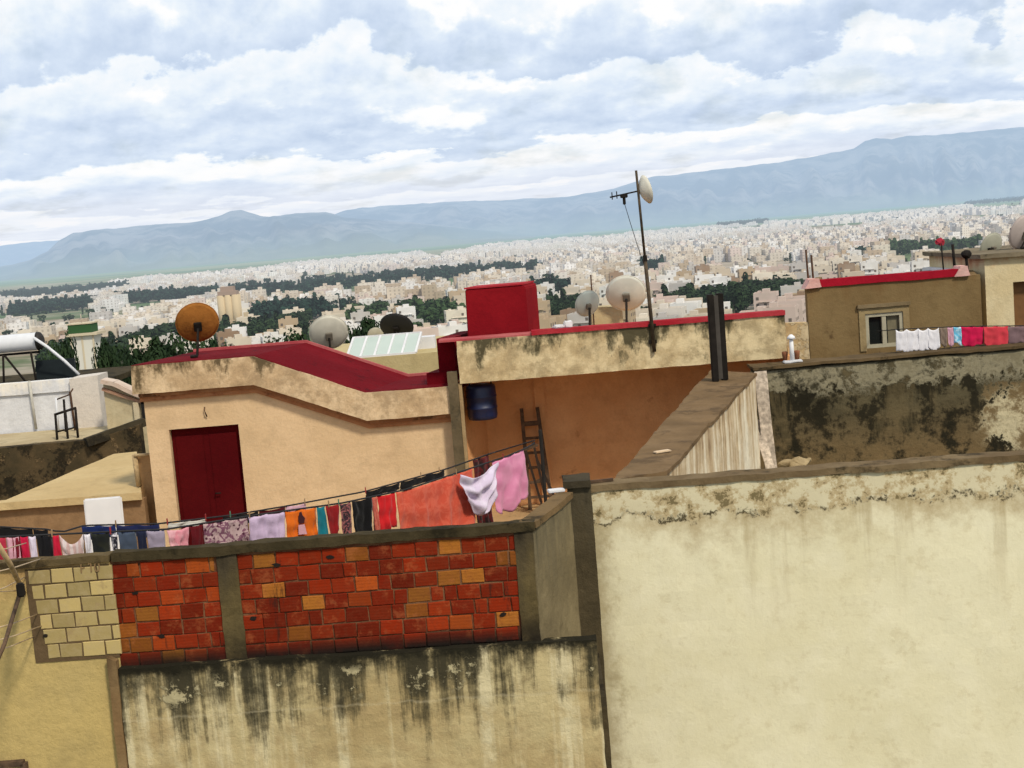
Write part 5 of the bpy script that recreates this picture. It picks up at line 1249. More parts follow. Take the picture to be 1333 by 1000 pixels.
# wooden bracket with cords at the left edge
def bracket():
    y = 11.9
    root = thing('drying_bracket', 'wooden pole bracket strung with pale cords on the yellow wall', 'clothes rack', P(28, 768, y))
    b = NB(); tube(b, [P(-8, 700, y-.5), P(14, 736, y-.2), P(31, 772, F_brick.at(31, 772).y-.03)], [.022, .024, .022], 9); obj('pale_pole', b, M['pale_wood'], root)
    b = NB(); tube(b, [P(-12, 880, y-.6), P(6, 838, y-.4), P(28, 766, F_brick.at(28, 766).y-.05)], [.017, .018, .02], 9); obj('dark_pole', b, M['wood'], root)
    b = NB(); k = P(27, 768, y-.0); box(b, k, (.07, .08, .12), .3, bev=.012); obj('joint', b, M['mast'], root)
    for (x0, y0, x1, y1) in ((-20, 748, 52, 728), (-20, 719, 34, 707), (-20, 775, 33, 751), (-20, 768, 24, 769), (-20, 822, 48, 800), (-20, 838, 54, 815), (-20, 852, 44, 829)):
        b = NB(); A, B = P(x0, y0, y-.4), P(x1, y1, F_brick.at(x1, y1).y-.03); m = (A+B)/2-Vector((0, 0, .012)); tube(b, [A, m, B], .0055, 6); obj('cord', b, M['cord'], root)
bracket()

# ================================================================== FAR: terrain, city, woods, mountains
ZP = -55.0
KN = [(0, GZ), (40, GZ), (75, -17), (150, -29), (300, -44), (520, -53), (800, ZP), (60000, ZP)]
def ground(d):
    for (a, za), (b_, zb) in zip(KN, KN[1:]):
        if d <= b_: return za+(zb-za)*(d-a)/(b_-a)
    return ZP
def terrain():
    b = NB(); rs = [1, 20, 40, 55, 75, 110, 150, 220, 300, 400, 520, 650, 800, 1100, 1600, 2400, 3600, 5400, 8000, 12000, 18000, 27000, 45000]
    N = 120; rings = []
    for r in rs: rings.append([b.verts.new(Vector((math.sin(k*2*math.pi/N)*r, math.cos(k*2*math.pi/N)*r, ground(r)))) for k in range(N)])
    for i in range(len(rs)-1):
        for k in range(N): b.faces.new((rings[i][k], rings[i][(k+1) % N], rings[i+1][(k+1) % N], rings[i+1][k]))
    b.faces.new(rings[0])
    t = NT('plain_ground'); p = t.pos(); d = t.n('ShaderNodeVectorMath', operation='LENGTH', ins={0: p}).outputs['Value']
    v = t.n('ShaderNodeTexVoronoi', ins={'Vector': t.mapv(p, (1, 1.6, 0)), 'Scale': .0016}).outputs['Color']
    fld = t.mix(t.n('ShaderNodeSeparateColor', ins={0: v}).outputs[0], (.14, .24, .11), (.24, .28, .16))
    fld = t.mix(t.mr(t.noise(p, .0011, 4), .45, .62), fld, (.10, .20, .11))
    cty = t.mix(t.mr(t.noise(p, .012, 6, .6), .4, .6), (.36, .31, .25), (.23, .19, .13))
    cty = t.mix(t.mr(t.noise(p, .0045, 5, .6), .52, .60), cty, (.09, .12, .05))
    cty = t.mix(t.mr(t.noise(p, .0022, 4, .55), .50, .56), cty, (.085, .14, .06))
    c = t.mix(t.mr(d, 3400, 6500), cty, fld)
    c = t.mix(t.mr(d, 500, 900, 1, 0), c, (.16, .15, .09))
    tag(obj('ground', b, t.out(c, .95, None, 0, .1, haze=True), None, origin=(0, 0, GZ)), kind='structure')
terrain()

def mountains():
    def layer(name, ridge, dist, depth, colr, seed, base_extra=0, amp=1.0):
        b = NB(); NXs = 260; NV = 22; xs = [ridge[0][0]+(ridge[-1][0]-ridge[0][0])*i/NXs for i in range(NXs+1)]; g = []
        for i, px in enumerate(xs):
            for (x0, y0), (x1, y1) in zip(ridge, ridge[1:]):
                if px <= x1: break
            py = y0+(y1-y0)*(px-x0)/(x1-x0) + noise.noise(Vector((px*.03, seed, 0)))*1.6+noise.noise(Vector((px*.09, seed, 3)))*.9
            top = P(px, py, dist); r = Vector((top.x, top.y, 0)).normalized(); row = []
            for j in range(NV+1):
                v = j/NV
                q = top-r*depth*(1-v)
                hh = (top.z-ZP)
                pr = v**1.35
                w_ = math.sin(math.pi*v)
                n_ = noise.fractal(Vector((px*.018+seed, v*3.2, seed)), 1.0, 2.1, 5)+1.1*abs(noise.noise(Vector((px*.045+v*.6, v*.9+seed, 7))))
                row.append(b.verts.new(Vector((q.x, q.y, ZP-2+hh*pr+n_*hh*.24*w_*amp))))
            q = top+r*depth*.8; row.append(b.verts.new(Vector((q.x, q.y, ZP-5))))
            g.append(row)
        for i in range(NXs):
            for j in range(NV+1): b.faces.new((g[i][j], g[i+1][j], g[i+1][j+1], g[i][j+1]))
        t = NT('slope_'+name); p = t.pos()
        c = t.mix(t.mr(t.noise(t.mapv(p, (1, .6, 1.6)), .0014, 9, .66), .42, .6), colr, (.24, .23, .21))
        c = t.mix(t.mr(t.noise(p, .0035, 8, .7), .48, .62, 0, .7), c, (.035, .05, .04))
        z = t.n('ShaderNodeSeparateXYZ', ins={0: p}).outputs[2]
        c = t.mix(t.math('MULTIPLY', t.mr(z, ZP, ZP+200, 1, 0), .8), c, (.19, .24, .17))  # foot of the slopes fades paler and greener, haze painted in
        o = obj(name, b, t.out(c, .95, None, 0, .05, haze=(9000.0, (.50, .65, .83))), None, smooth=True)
        return tag(o, kind='structure')
    layer('hills', [(-200, 380), (-60, 362), (40, 338), (62, 327), (78, 312), (96, 303), (122, 299), (150, 297), (190, 293), (232, 290), (262, 287), (284, 281), (300, 275), (314, 272.5), (326, 276), (340, 281), (356, 283), (372, 279), (400, 276), (424, 275), (446, 282), (520, 288), (600, 296), (680, 305), (760, 312)], 11000, 3300, (.055, .065, .06), 3.3)
    layer('mountains', [(330, 305), (400, 292), (440, 277), (470, 270), (520, 266.5), (600, 262), (680, 259.5), (740, 256), (800, 245), (830, 236), (850, 229), (880, 228), (900, 224), (950, 219), (1000, 213), (1050, 205), (1095, 197), (1112, 193), (1126, 183), (1140, 180), (1160, 181), (1180, 177), (1240, 174), (1300, 168), (1360, 163), (1480, 156), (1600, 160)], 14500, 4200, (.05, .06, .062), 8.1)
    layer('far_hills', [(-240, 345), (-60, 325), (0, 319), (60, 313), (110, 312), (200, 306), (300, 305), (420, 300), (520, 295)], 21000, 4000, (.06, .07, .07), 5.5)
mountains()

# ---- what the city houses look like
def mat_city(name, use):
    t = NT(name); p = t.pos()
    base = t.n('ShaderNodeVertexColor', layer_name='tint').outputs[0] if use == 'attr' else t.n('ShaderNodeObjectInfo').outputs['Color']
    n = t.noise(p, .12, 6, .6)
    c = t.mix(t.mr(n, .4, .7, 0, .35), base, tuple((.38, .33, .27)))
    if use == 'attr':
        g = t.n('ShaderNodeNewGeometry'); nz = t.n('ShaderNodeSeparateXYZ', ins={0: g.outputs['Normal']}).outputs[2]
        s = t.n('ShaderNodeSeparateXYZ', ins={0: p}); h = t.math('ADD', t.math('MULTIPLY', s.outputs[0], .93), t.math('MULTIPLY', s.outputs[1], .61))
        w1 = t.mr(t.math('FRACT', t.math('DIVIDE', h, 3.7)), .62, .64); w2 = t.mr(t.math('FRACT', t.math('DIVIDE', s.outputs[2], 3.0)), .45, .47)
        wall = t.mr(t.math('ABSOLUTE', nz), .4, .5, 1, 0)
        c = t.mix(t.math('MULTIPLY', t.math('MULTIPLY', w1, w2), t.math('MULTIPLY', wall, .45)), c, (.16, .13, .11))
        c = t.mix(t.math('MULTIPLY', t.mr(nz, .5, .6), .35), c, (.45, .36, .30))
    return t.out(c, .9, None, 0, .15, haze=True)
MC_OBJ, MC_ATT = mat_city('house_wash', 'obj'), mat_city('city_wash', 'attr')
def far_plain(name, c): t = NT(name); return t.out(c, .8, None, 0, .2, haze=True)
M_WIN = far_plain('far_window', (.13, .11, .095)); M_ROOF = far_plain('far_roof', (.44, .38, .32))
def make_house_mesh(i):
    rng = random.Random(100+i); b = NB()
    w_, d_, st = rng.uniform(9, 15), rng.uniform(8, 13), [2, 3, 3, 4, 2, 3, 4, 3, 2, 5][i % 10]; h = st*3.0+.3
    box(b, Vector((0, 0, h/2)), (w_, d_, h))
    for f in b.faces:
        if f.normal.z > .9: f.material_index = 2
    for sx, sy, lx, ly in ((0, -1, w_, .3), (0, 1, w_, .3), (-1, 0, .3, d_-.6), (1, 0, .3, d_-.6)):
        box(b, Vector((sx*(w_/2-.15), sy*(d_/2-.15), h+.5)), (lx, ly, 1.0))
    box(b, Vector((rng.uniform(-.25, .25)*w_, rng.uniform(-.1, .25)*d_, h+1.3)), (3.4, 3.6, 2.6))
    if i % 3 == 0: box(b, Vector((-.3*w_, .2*d_, h+.8)), (1.6, 2.2, 1.6))
    for s in range(st):
        zc = s*3.0+1.7
        for side in range(4):
            L = w_ if side % 2 == 0 else d_; n = max(2, int(L/3.4))
            for k in range(n):
                if rng.random() < .42: continue
                o = (k+.5)/n*L-L/2; q = {0: (o, -d_/2-.03), 1: (w_/2+.03, o), 2: (o, d_/2+.03), 3: (-w_/2-.03, o)}[side]
                sz = (1.3, .1, 1.4) if side % 2 == 0 else (.1, 1.3, 1.4)
                box(b, Vector((q[0], q[1], zc)), sz, mi=1)
        if s > 0 and i % 2: box(b, Vector((0, -d_/2-.5, s*3.0+.1)), (w_*.6, 1.0, .25))
    bmesh.ops.recalc_face_normals(b, faces=b.faces)
    me = bpy.data.meshes.new('house'); b.to_mesh(me); b.free()
    for m in (MC_OBJ, M_WIN, M_ROOF): me.materials.append(m)
    return me, max(w_, d_), h, st
HM = [make_house_mesh(i) for i in range(10)]
# outline of the near roofs as seen from the balcony: only used to skip houses nobody could see
SKY = [(0, 434), (58, 432), (60, 470), (90, 488), (170, 470), (205, 468), (330, 458), (415, 450), (450, 434), (545, 434), (560, 440), (600, 436), (605, 372), (685, 370), (690, 428), (1040, 404), (1050, 362), (1270, 352), (1280, 328), (1333, 322)]
def skyline(px):
    for (x0, y0), (x1, y1) in zip(SKY, SKY[1:]):
        if px <= x1: return y0+(y1-y0)*(px-x0)/(x1-x0+1e-6)
    return 320
# woods and green places on the plain, given by where their ground stands (seen from the balcony)
WOODS = [  # polygon (as seen from the balcony), spacing m, kind, label
 ([(296, 388), (369, 386), (434, 381), (507, 374), (603, 363), (712, 354), (712, 349), (603, 352), (507, 361), (434, 368), (369, 373), (296, 378)], 9, 'blue', 'long dark green belt of trees crossing the city behind the white dish'),
 ([(316, 414), (393, 406), (452, 404), (440, 412), (400, 418), (330, 426), (316, 424)], 8, 'blue', 'dark green wood right of the pale tower'),
 ([(14, 414), (66, 408), (128, 402), (130, 396), (60, 400), (14, 406)], 9, 'blue', 'dark belt of trees above the solar heater'),
 ([(150, 398), (210, 394), (286, 390), (286, 382), (210, 387), (150, 392)], 10, 'blue', 'broken row of dark trees behind the orange dish'),
 ([(0, 392), (95, 384), (170, 374), (170, 371), (0, 385)], 16, 'blue', 'thin dark line of trees at the far edge of the city, left'),
 ([(524, 412), (560, 410), (604, 422), (604, 434), (560, 432), (520, 426)], 8, 'mid', 'dark green wood left of the red box'),
 ([(455, 418), (500, 412), (506, 430), (458, 436)], 9, 'mid', 'green trees between the white dish and black dish'),
 ([(690, 412), (756, 404), (770, 424), (694, 430)], 7.5, 'dark', 'dark wood between the red box and the small grey dish'),
 ([(690, 384), (745, 378), (745, 384), (690, 391)], 9, 'blue', 'row of trees right above the red box top'),
 ([(852, 402), (930, 394), (1012, 384), (1048, 388), (1048, 400), (940, 410), (858, 416)], 8, 'dark', 'dark wood behind the steel post and the antenna mast'),
 ([(1146, 330), (1210, 325), (1280, 320), (1280, 330), (1150, 337)], 13, 'mid', 'green park behind the olive house'),
 ([(830, 352), (870, 350), (870, 355), (830, 357)], 10, 'blue', 'small dark clump of trees right of the antenna mast'),
 ([(934, 297), (1000, 291), (1000, 287), (934, 293)], 18, 'blue', 'dark bluish wood near the far edge of the city'),
 ([(1255, 268), (1333, 262), (1333, 258), (1262, 264)], 22, 'blue', 'dark bluish wood at the foot of the mountains, right'),
 ([(165, 462), (200, 450), (240, 444), (300, 446), (330, 448), (330, 458), (205, 476), (165, 476)], 7.5, 'dark', 'dark tall trees behind the orange dish'),
 ([(52, 470), (150, 462), (156, 474), (150, 492), (60, 496)], 7.5, 'dark', 'dark tall trees around the minaret'),
 ([(322, 442), (360, 434), (402, 426), (402, 436), (360, 446), (330, 452)], 8, 'dark', 'dark trees between the pale tower and the white dish'),
 ([(1110, 338), (1140, 336), (1140, 340), (1110, 342)], 9, 'blue', 'dark clump of trees left of the park'),
 ([(470, 300), (472, 300), (472, 301)], 40, 'blue', None),
]
def inpoly(x, y, poly):
    c = False; j = len(poly)-1
    for i in range(len(poly)):
        (xi, yi), (xj, yj) = poly[i], poly[j]
        if (yi > y) != (yj > y) and x < (xj-xi)*(y-yi)/(yj-yi+1e-12)+xi: c = not c
        j = i
    return c
FIELD = [[(448, 408), (520, 398), (600, 390), (604, 404), (520, 410), (440, 420), (430, 426), (410, 424)], [(1145, 333), (1285, 322), (1290, 336), (1150, 346)]]
OUT = [(-80, 404), (0, 397), (90, 386), (150, 370), (250, 358), (500, 336), (660, 318), (860, 302), (1000, 291), (1050, 287), (1180, 277), (1333, 262), (1420, 256)]
def outer(px):
    for (x0, y0), (x1, y1) in zip(OUT, OUT[1:]):
        if px <= x1: return y0+(y1-y0)*(px-x0)/(x1-x0)
    return 260
PAL = [('white', (.74, .73, .72)), ('white', (.70, .69, .67)), ('cream', (.68, .62, .52)), ('cream', (.62, .55, .45)), ('beige', (.53, .45, .35)), ('sand', (.42, .32, .21)), ('pale pink', (.56, .45, .40)), ('pale grey', (.46, .44, .42)), ('cream', (.60, .53, .43)), ('white', (.66, .62, .56)), ('brown', (.28, .19, .125))]
rng = random.Random(77)
cand, cells = [], {}
def free(x, y, r):
    cx, cy = int(x//20), int(y//20)
    for i in (-1, 0, 1):
        for j in (-1, 0, 1):
            for (a, b_, s) in cells.get((cx+i, cy+j), ()):
                if (a-x)**2+(b_-y)**2 < (.82*(r+s)*.5*1.15)**2: return False
    cells.setdefault((cx, cy), []).append((x, y, r)); return True
tries = 0
while len(cand) < 11000 and tries < 140000:
    tries += 1
    px = rng.uniform(-90, 1420); t = rng.random()
    yo = outer(px); py = yo+1+(496-yo)*t**1.35
    if any(inpoly(px, py, w_[0]) or inpoly(px, py-5, w_[0]) or inpoly(px+3, py-9, w_[0]) for w_ in WOODS) or any(inpoly(px, py, f_) or inpoly(px, py-6, f_) for f_ in FIELD): continue
    q = PZ(px, py, ZP); d = math.hypot(q.x, q.y)
    if d < 560 or d > 9500: continue
    if noise.noise(Vector((q.x/190, q.y/420, 4.4))) < -.22 and d > 800: continue      # open ground and streets
    i = rng.randrange(10)
    cellx, celly = int(q.x//260), int(q.y//340); hsh = (cellx*73856093 ^ celly*19349663) & 1023
    ang = (hsh/1023-.5)*.9; ca, sa = math.cos(ang), math.sin(ang)
    pu, pv = (13.5, 12.5) if d < 2600 else (17, 15)
    iu, iv = round((q.x*ca+q.y*sa)/pu), round((-q.x*sa+q.y*ca)/pv)
    if iu % 7 == 0 or iv % 3 == 0: continue
    key = (cellx, celly, iu, iv)
    if key in cells: continue
    cells[key] = 1
    u_, v_ = iu*pu+rng.uniform(-1, 1), iv*pv+rng.uniform(-1.2, 1.2)
    q = Vector((u_*ca-v_*sa, u_*sa+v_*ca, ZP))
    cand.append((math.hypot(q.x, q.y), q, i, px, py, ang))
cand.sort(key=lambda c: c[0])
def can_see(c):
    d, q, i, px, py, ang = c
    top = proj(Vector((q.x, q.y, ground(d)+HM[i][2])))
    return top and -12 < top[0] < 1345 and top[1] < skyline(min(max(top[0], 0), 1333))-1.0
near = [c for c in cand if can_see(c)][:560]
near_ids = {id(c) for c in near}
HOUSES = []
proto = {}
for c in near:
    d, q, i, px, py, ang = c
    cn, cc = rng.choice(PAL); k = rng.uniform(.9, 1.06)
    if i not in proto:
        o = bpy.data.objects.new('town_house', HM[i][0]); proto[i] = o
    else: o = proto[i].copy()
    COL.objects.link(o)
    o.location = (q.x, q.y, ground(d)-.2); o.rotation_euler = (0, 0, ang+rng.uniform(-.02, .02))
    o.color = (cc[0]*k, cc[1]*k, cc[2]*k, 1)
    tag(o, None, 'house', 'flat roofed town houses on the plain')
    HOUSES.append((o, cn, HM[i][3], i))
def city_stuff():
    verts, faces, cols = [], [], []
    def bx(cx, cy, z0, w_, d_, h, a, c):
        n = len(verts); ca, sa = math.cos(a), math.sin(a)
        for zc in (z0, z0+h):
            for sx, sy in ((-1, -1), (1, -1), (1, 1), (-1, 1)):
                x, y = sx*w_/2, sy*d_/2; verts.append((cx+x*ca-y*sa, cy+x*sa+y*ca, zc))
        for f in ((0, 1, 5, 4), (1, 2, 6, 5), (2, 3, 7, 6), (3, 0, 4, 7), (4, 5, 6, 7)): faces.append(tuple(n+k for k in f)); cols.append(c)
    for c in cand:
        if id(c) in near_ids: continue
        d, q, i, px, py, ang = c
        if d < 1000 and not can_see(c): continue
        cn, cc = rng.choice(PAL[:10]); k = rng.uniform(.88, 1.06); cc = tuple(x*k for x in cc)
        far = min(1, max(0, (d-2500)/5000)); mt = min(.75, max(0, (d-900)/3500)); cc = tuple(x*(1-mt)+y_*mt for x, y_ in zip(cc, (.80, .785, .78)))  # tint whitened with distance: haze put into the house colour
        w_, dd = rng.uniform(9, 17)*(1+far*.9), rng.uniform(8, 14)*(1+far*.5); h = rng.choice((6.3, 6.3, 9.3, 9.3, 12.3, 15.3))
        a = ang+rng.uniform(-.02, .02); z = ground(d)-.3
        bx(q.x, q.y, z, w_, dd, h, a, cc)
        if rng.random() < .75: bx(q.x+rng.uniform(-.2, .2)*w_, q.y+rng.uniform(-.1, .3)*dd, z+h, 3.6, 3.8, 2.6, a, tuple(x*.95 for x in cc))
        if rng.random() < .25: bx(q.x+rng.uniform(.5, .9)*w_, q.y, z, w_*.6, dd, h*.6, a, tuple(x*.9 for x in cc))
    me = bpy.data.meshes.new('distant_city'); me.from_pydata(verts, [], faces)
    at = me.color_attributes.new('tint', 'FLOAT_COLOR', 'CORNER')
    li = 0
    for f, c in zip(faces, cols):
        for _ in range(4): at.data[li].color = (c[0], c[1], c[2], 1); li += 1
    me.materials.append(MC_ATT); me.update()
    o = bpy.data.objects.new('distant_city', me); COL.objects.link(o)
    tag(o, 'pale mass of far city houses spread over the plain below the mountains', 'city', None, 'stuff')
city_stuff()

# ---- trees
def mat_leaf(name, c, c2):
    t = NT(name); p = t.pos(); n = t.noise(p, .35, 5, .6); n2 = t.noise(p, .06, 3)
    k = t.mix(t.mr(n, .35, .65), c, c2); k = t.mix(t.mr(n2, .4, .65, 0, .6), k, tuple(x*.6 for x in c))
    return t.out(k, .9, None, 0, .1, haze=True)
ML = {'dark': mat_leaf('leaf_dark', (.014, .030, .014), (.036, .062, .024)), 'mid': mat_leaf('leaf_mid', (.028, .058, .022), (.055, .092, .034)), 'blue': mat_leaf('leaf_blue', (.010, .030, .022), (.022, .052, .034))}
MTR = far_plain('trunk_bark', (.06, .045, .032))
def crown_mesh(kind, seed, n):
    """crown of many leaf-clump faces through lobes of uneven size; height about 1"""
    r_ = random.Random(seed); b = NB(); lobes = []
    if kind == 'cypress':
        for k in range(9): z = .12+.86*k/8; lobes.append((Vector((r_.uniform(-.03, .03), r_.uniform(-.03, .03), z)), .15*(1-.8*abs(z-.4)**1.3), .16))
    elif kind == 'pine':
        for k in range(8): a = r_.random()*6.3; q = r_.uniform(.05, .30); lobes.append((Vector((math.cos(a)*q, math.sin(a)*q, r_.uniform(.62, .9))), r_.uniform(.14, .22), .10))
    else:
        lobes.append((Vector((0, 0, .55)), .32, .34))
        for k in range(9): a = r_.random()*6.3; q = r_.uniform(.14, .34); lobes.append((Vector((math.cos(a)*q, math.sin(a)*q, r_.uniform(.32, .82))), r_.uniform(.13, .22), r_.uniform(.12, .2)))
    for k in range(n):
        c, rr, rz = r_.choice(lobes); v = Vector((r_.gauss(0, 1), r_.gauss(0, 1), r_.gauss(0, 1))).normalized()*r_.uniform(.55, 1.05)
        q = c+Vector((v.x*rr, v.y*rr, v.z*rz)); s = r_.uniform(.04, .095)*(1.7 if n < 120 else 1)
        nrm = (v+Vector((r_.uniform(-.45, .45), r_.uniform(-.45, .45), r_.uniform(-.1, .5)))).normalized(); a = nrm.orthogonal().normalized(); e = nrm.cross(a)
        pts = [q+a*s*r_.uniform(.6, 1.2), q+e*s*r_.uniform(.5, 1.1), q-a*s*r_.uniform(.6, 1.2), q-e*s*r_.uniform(.5, 1.1)]
        b.faces.new([b.verts.new(x) for x in pts])
    me = bpy.data.meshes.new('crown'); b.to_mesh(me); b.free(); return me
def trunk_mesh(seed):
    r_ = random.Random(seed); b = NB(); tube(b, [Vector((0, 0, 0)), Vector((.01, 0, .3)), Vector((0, .01, .6))], [.035, .026, .012], 7)
    for k in range(4):
        a = r_.random()*6.3; tube(b, [Vector((0, 0, .28+.07*k)), Vector((math.cos(a)*.2, math.sin(a)*.2, .55+.06*k))], [.014, .005], 5)
    me = bpy.data.meshes.new('trunk'); b.to_mesh(me); b.free(); me.materials.append(MTR); return me
TK = [('round', 1), ('round', 2), ('round', 3), ('cypress', 4), ('pine', 5), ('round', 6)]
CR = {}
for kd in ML:
    for i, (ty, sd_) in enumerate(TK):
        me = crown_mesh(ty, sd_, 420); me.materials.append(ML[kd]); CR[(kd, i)] = me
LOW = [crown_mesh(ty, sd_+50, 90) for ty, sd_ in TK]
LOWV = [([v.co.copy() for v in me.vertices], [tuple(p.vertices) for p in me.polygons]) for me in LOW]
TM = [trunk_mesh(i) for i in range(3)]
trees = []
trng = random.Random(31)
for wi, (poly, spc, kd, lab) in enumerate(WOODS):
    if not lab: continue
    xs = [p[0] for p in poly]; ys = [p[1] for p in poly]; placed = []; n_t = 0
    wp = [PZ(x, y, ZP) for x, y in poly]
    area = abs(sum(wp[i].x*wp[(i+1) % len(wp)].y-wp[(i+1) % len(wp)].x*wp[i].y for i in range(len(wp))))/2
    want = min(420, int(area/(spc*spc)))
    hs = {}
    while len(placed) < want and n_t < want*14:
        n_t += 1
        x, y = trng.uniform(min(xs), max(xs)), trng.uniform(min(ys), max(ys))
        if not inpoly(x, y, poly): continue
        q = PZ(x, y, ZP); kx = (int(q.x//spc), int(q.y//spc))
        if hs.get(kx, 0) > 1: continue
        hs[kx] = hs.get(kx, 0)+1
        placed.append(q)
    for q in placed: trees.append((math.hypot(q.x, q.y), q, kd, wi))
# scattered single trees between the houses
for _ in range(900):
    x = trng.uniform(-40, 1380); y = outer(x)+4+(480-outer(x))*trng.random()**1.5; q = PZ(x, y, ZP); d = math.hypot(q.x, q.y)
    if d < 560: continue
    trees.append((d, q, trng.choice(('dark', 'dark', 'mid')), -1))
HILL = []
def dense_crown(seed, n=5200):
    r_ = random.Random(seed); vs, fs = [], []
    lobes = [(Vector((0, 0, .55)), .24, .34)]
    for k in range(24):
        a = r_.random()*6.3; z = r_.uniform(.22, .9); q = r_.uniform(.08, .30)*(1.15-.7*abs(z-.5)); lobes.append((Vector((math.cos(a)*q, math.sin(a)*q, z)), r_.uniform(.07, .15), r_.uniform(.06, .13)))
    for k in range(n):
        c, rr, rz = r_.choice(lobes); v = Vector((r_.gauss(0, 1), r_.gauss(0, 1), r_.gauss(0, 1))).normalized()*r_.uniform(.6, 1.08)
        q = c+Vector((v.x*rr, v.y*rr, v.z*rz)); s_ = r_.uniform(.010, .024); nrm = (v+Vector((r_.uniform(-.6, .6), r_.uniform(-.6, .6), r_.uniform(-.2, .5)))).normalized(); a = nrm.orthogonal().normalized(); e = nrm.cross(a); m_ = len(vs)
        vs += [q+a*s_, q+e*s_*.8, q-a*s_, q-e*s_*.8]; fs.append((m_, m_+1, m_+2, m_+3))
    mz = sorted(v_.z for v_ in vs)[-40]; vs = [Vector((v_.x, v_.y, v_.z/mz)) for v_ in vs]
    me = bpy.data.meshes.new('crown'); me.from_pydata(vs, [], fs); me.materials.append(ML['dark']); return me
DC = [dense_crown(i) for i in range(3)]
for i, (x, yt, y, lab) in enumerate([(62, 447, 104, 'dark leafy tree under the solar heater tank'), (80, 438, 112, 'dark leafy tree left of the minaret'), (140, 441, 108, 'dark leafy tree right of the minaret'), (156, 456, 112, 'low dark tree between the minaret and the tan house'),
      (172, 446, 118, 'leftmost of the dark trees left of the orange dish'), (190, 441, 124, 'second from left of the dark trees left of the orange dish'), (208, 436, 116, 'third from left of the dark trees left of the orange dish'), (227, 433, 122, 'dark tree just left of the orange dish'),
      (284, 441, 120, 'dark tree at the right edge of the orange dish'), (352, 437, 126, 'dark tree at the bend of the red roof, left of the white dish'), (383, 431, 132, 'dark tree close to the left edge of the pale beige dish'), (480, 414, 140, 'green tree between the pale beige dish and the black dish')]):
    tp = P(x, yt, y); g_ = ground(math.hypot(tp.x, tp.y)); h = tp.z-g_
    e = thing('tree', lab, 'tree', (tp.x, tp.y, g_-.1), 'dark trees on the slope behind the roofs'); ws = (.26, .26, .24, .26)[i] if i < 4 else .46; e.scale = (h*ws, h*ws, h); e.rotation_euler = (0, 0, i*1.3)
    c = bpy.data.objects.new('crown', DC[i % 3]); COL.objects.link(c); c.parent = e
    k = bpy.data.objects.new('trunk', TM[i % 3]); COL.objects.link(k); k.parent = e
trees.sort(key=lambda t: t[0])
def tsee(t):
    p = proj(Vector((t[1].x, t[1].y, ground(t[0])+10))); return p and -10 < p[0] < 1343 and p[1] < skyline(min(max(p[0], 0), 1333))-2
vis = [t for t in trees if tsee(t)]
solo = vis[:420]; solo_ids = {id(t) for t in solo}
TREES = []
for t in solo:
    d, q, kd, wi = t
    i = trng.choice((0, 0, 1, 1, 2, 2, 5, 5, 3, 4)); h = {3: trng.uniform(10, 16), 4: trng.uniform(10, 14)}.get(i, trng.uniform(8, 14)*(1.25 if wi in (14, 15) else 1.1 if wi >= 0 else .8))
    nm = {3: 'cypress_tree', 4: 'pine_tree'}.get(i, 'tree')
    e = thing(nm, None, 'tree', (q.x, q.y, ground(d)-.1), 'trees down in the city'); e.scale = (h, h, h); e.rotation_euler = (0, 0, trng.random()*6.28)
    c = bpy.data.objects.new('crown', CR[(kd, i)]); COL.objects.link(c); c.parent = e
    k = bpy.data.objects.new('trunk', TM[trng.randrange(3)]); COL.objects.link(k); k.parent = e
    TREES.append((e, c, k, {3: 'slim cypress', 4: 'flat topped pine'}.get(i, 'round tree'), {'dark': 'dark green', 'mid': 'mid green', 'blue': 'bluish green'}[kd], h))
bywood = {}
for t in vis:
    if id(t) not in solo_ids: bywood.setdefault(t[3], []).append(t)
for wi, ts in bywood.items():
    vs, fs = [], []
    for d, q, kd, _ in ts:
        i = trng.choice((0, 1, 2, 5, 3, 4)); h = trng.uniform(9, 16)*(1 if wi >= 0 else .7); a = trng.random()*6.28; ca, sa = math.cos(a)*h, math.sin(a)*h; z = ground(d)-.3
        if d > 5000: h *= 1.2
        V, Fc = LOWV[i]; n = len(vs)
        vs += [(q.x+v.x*ca-v.y*sa, q.y+v.x*sa+v.y*ca, z+v.z*h) for v in V]; fs += [tuple(n+k for k in f) for f in Fc]
    me = bpy.data.meshes.new('wood'); me.from_pydata(vs, [], fs); me.materials.append(ML[ts[0][2]] if wi >= 0 else ML['dark'])
    o = bpy.data.objects.new('distant_wood' if wi >= 0 else 'scattered_greenery', me); COL.objects.link(o)
    tag(o, WOODS[wi][3] if wi >= 0 else 'far street trees scattered between the pale city houses', 'wood' if wi >= 0 else 'greenery', None, 'stuff')
# grass fields
for poly, lab in zip(FIELD, ('pale green open field below the long belt of trees', 'green field behind the olive house')):
    b = NB(); vs = [b.verts.new(PZ(x, y, ZP+.25)) for x, y in poly]; b.faces.new(vs)
    t = NT('field_grass'); p = t.pos(); c = t.mix(t.mr(t.noise(p, .02, 6), .35, .65), (.075, .125, .055), (.13, .17, .08))
    o = obj('grass_field', b, t.out(c, .95, None, 0, .1, haze=True)); tag(o, lab, 'field', None, 'stuff')

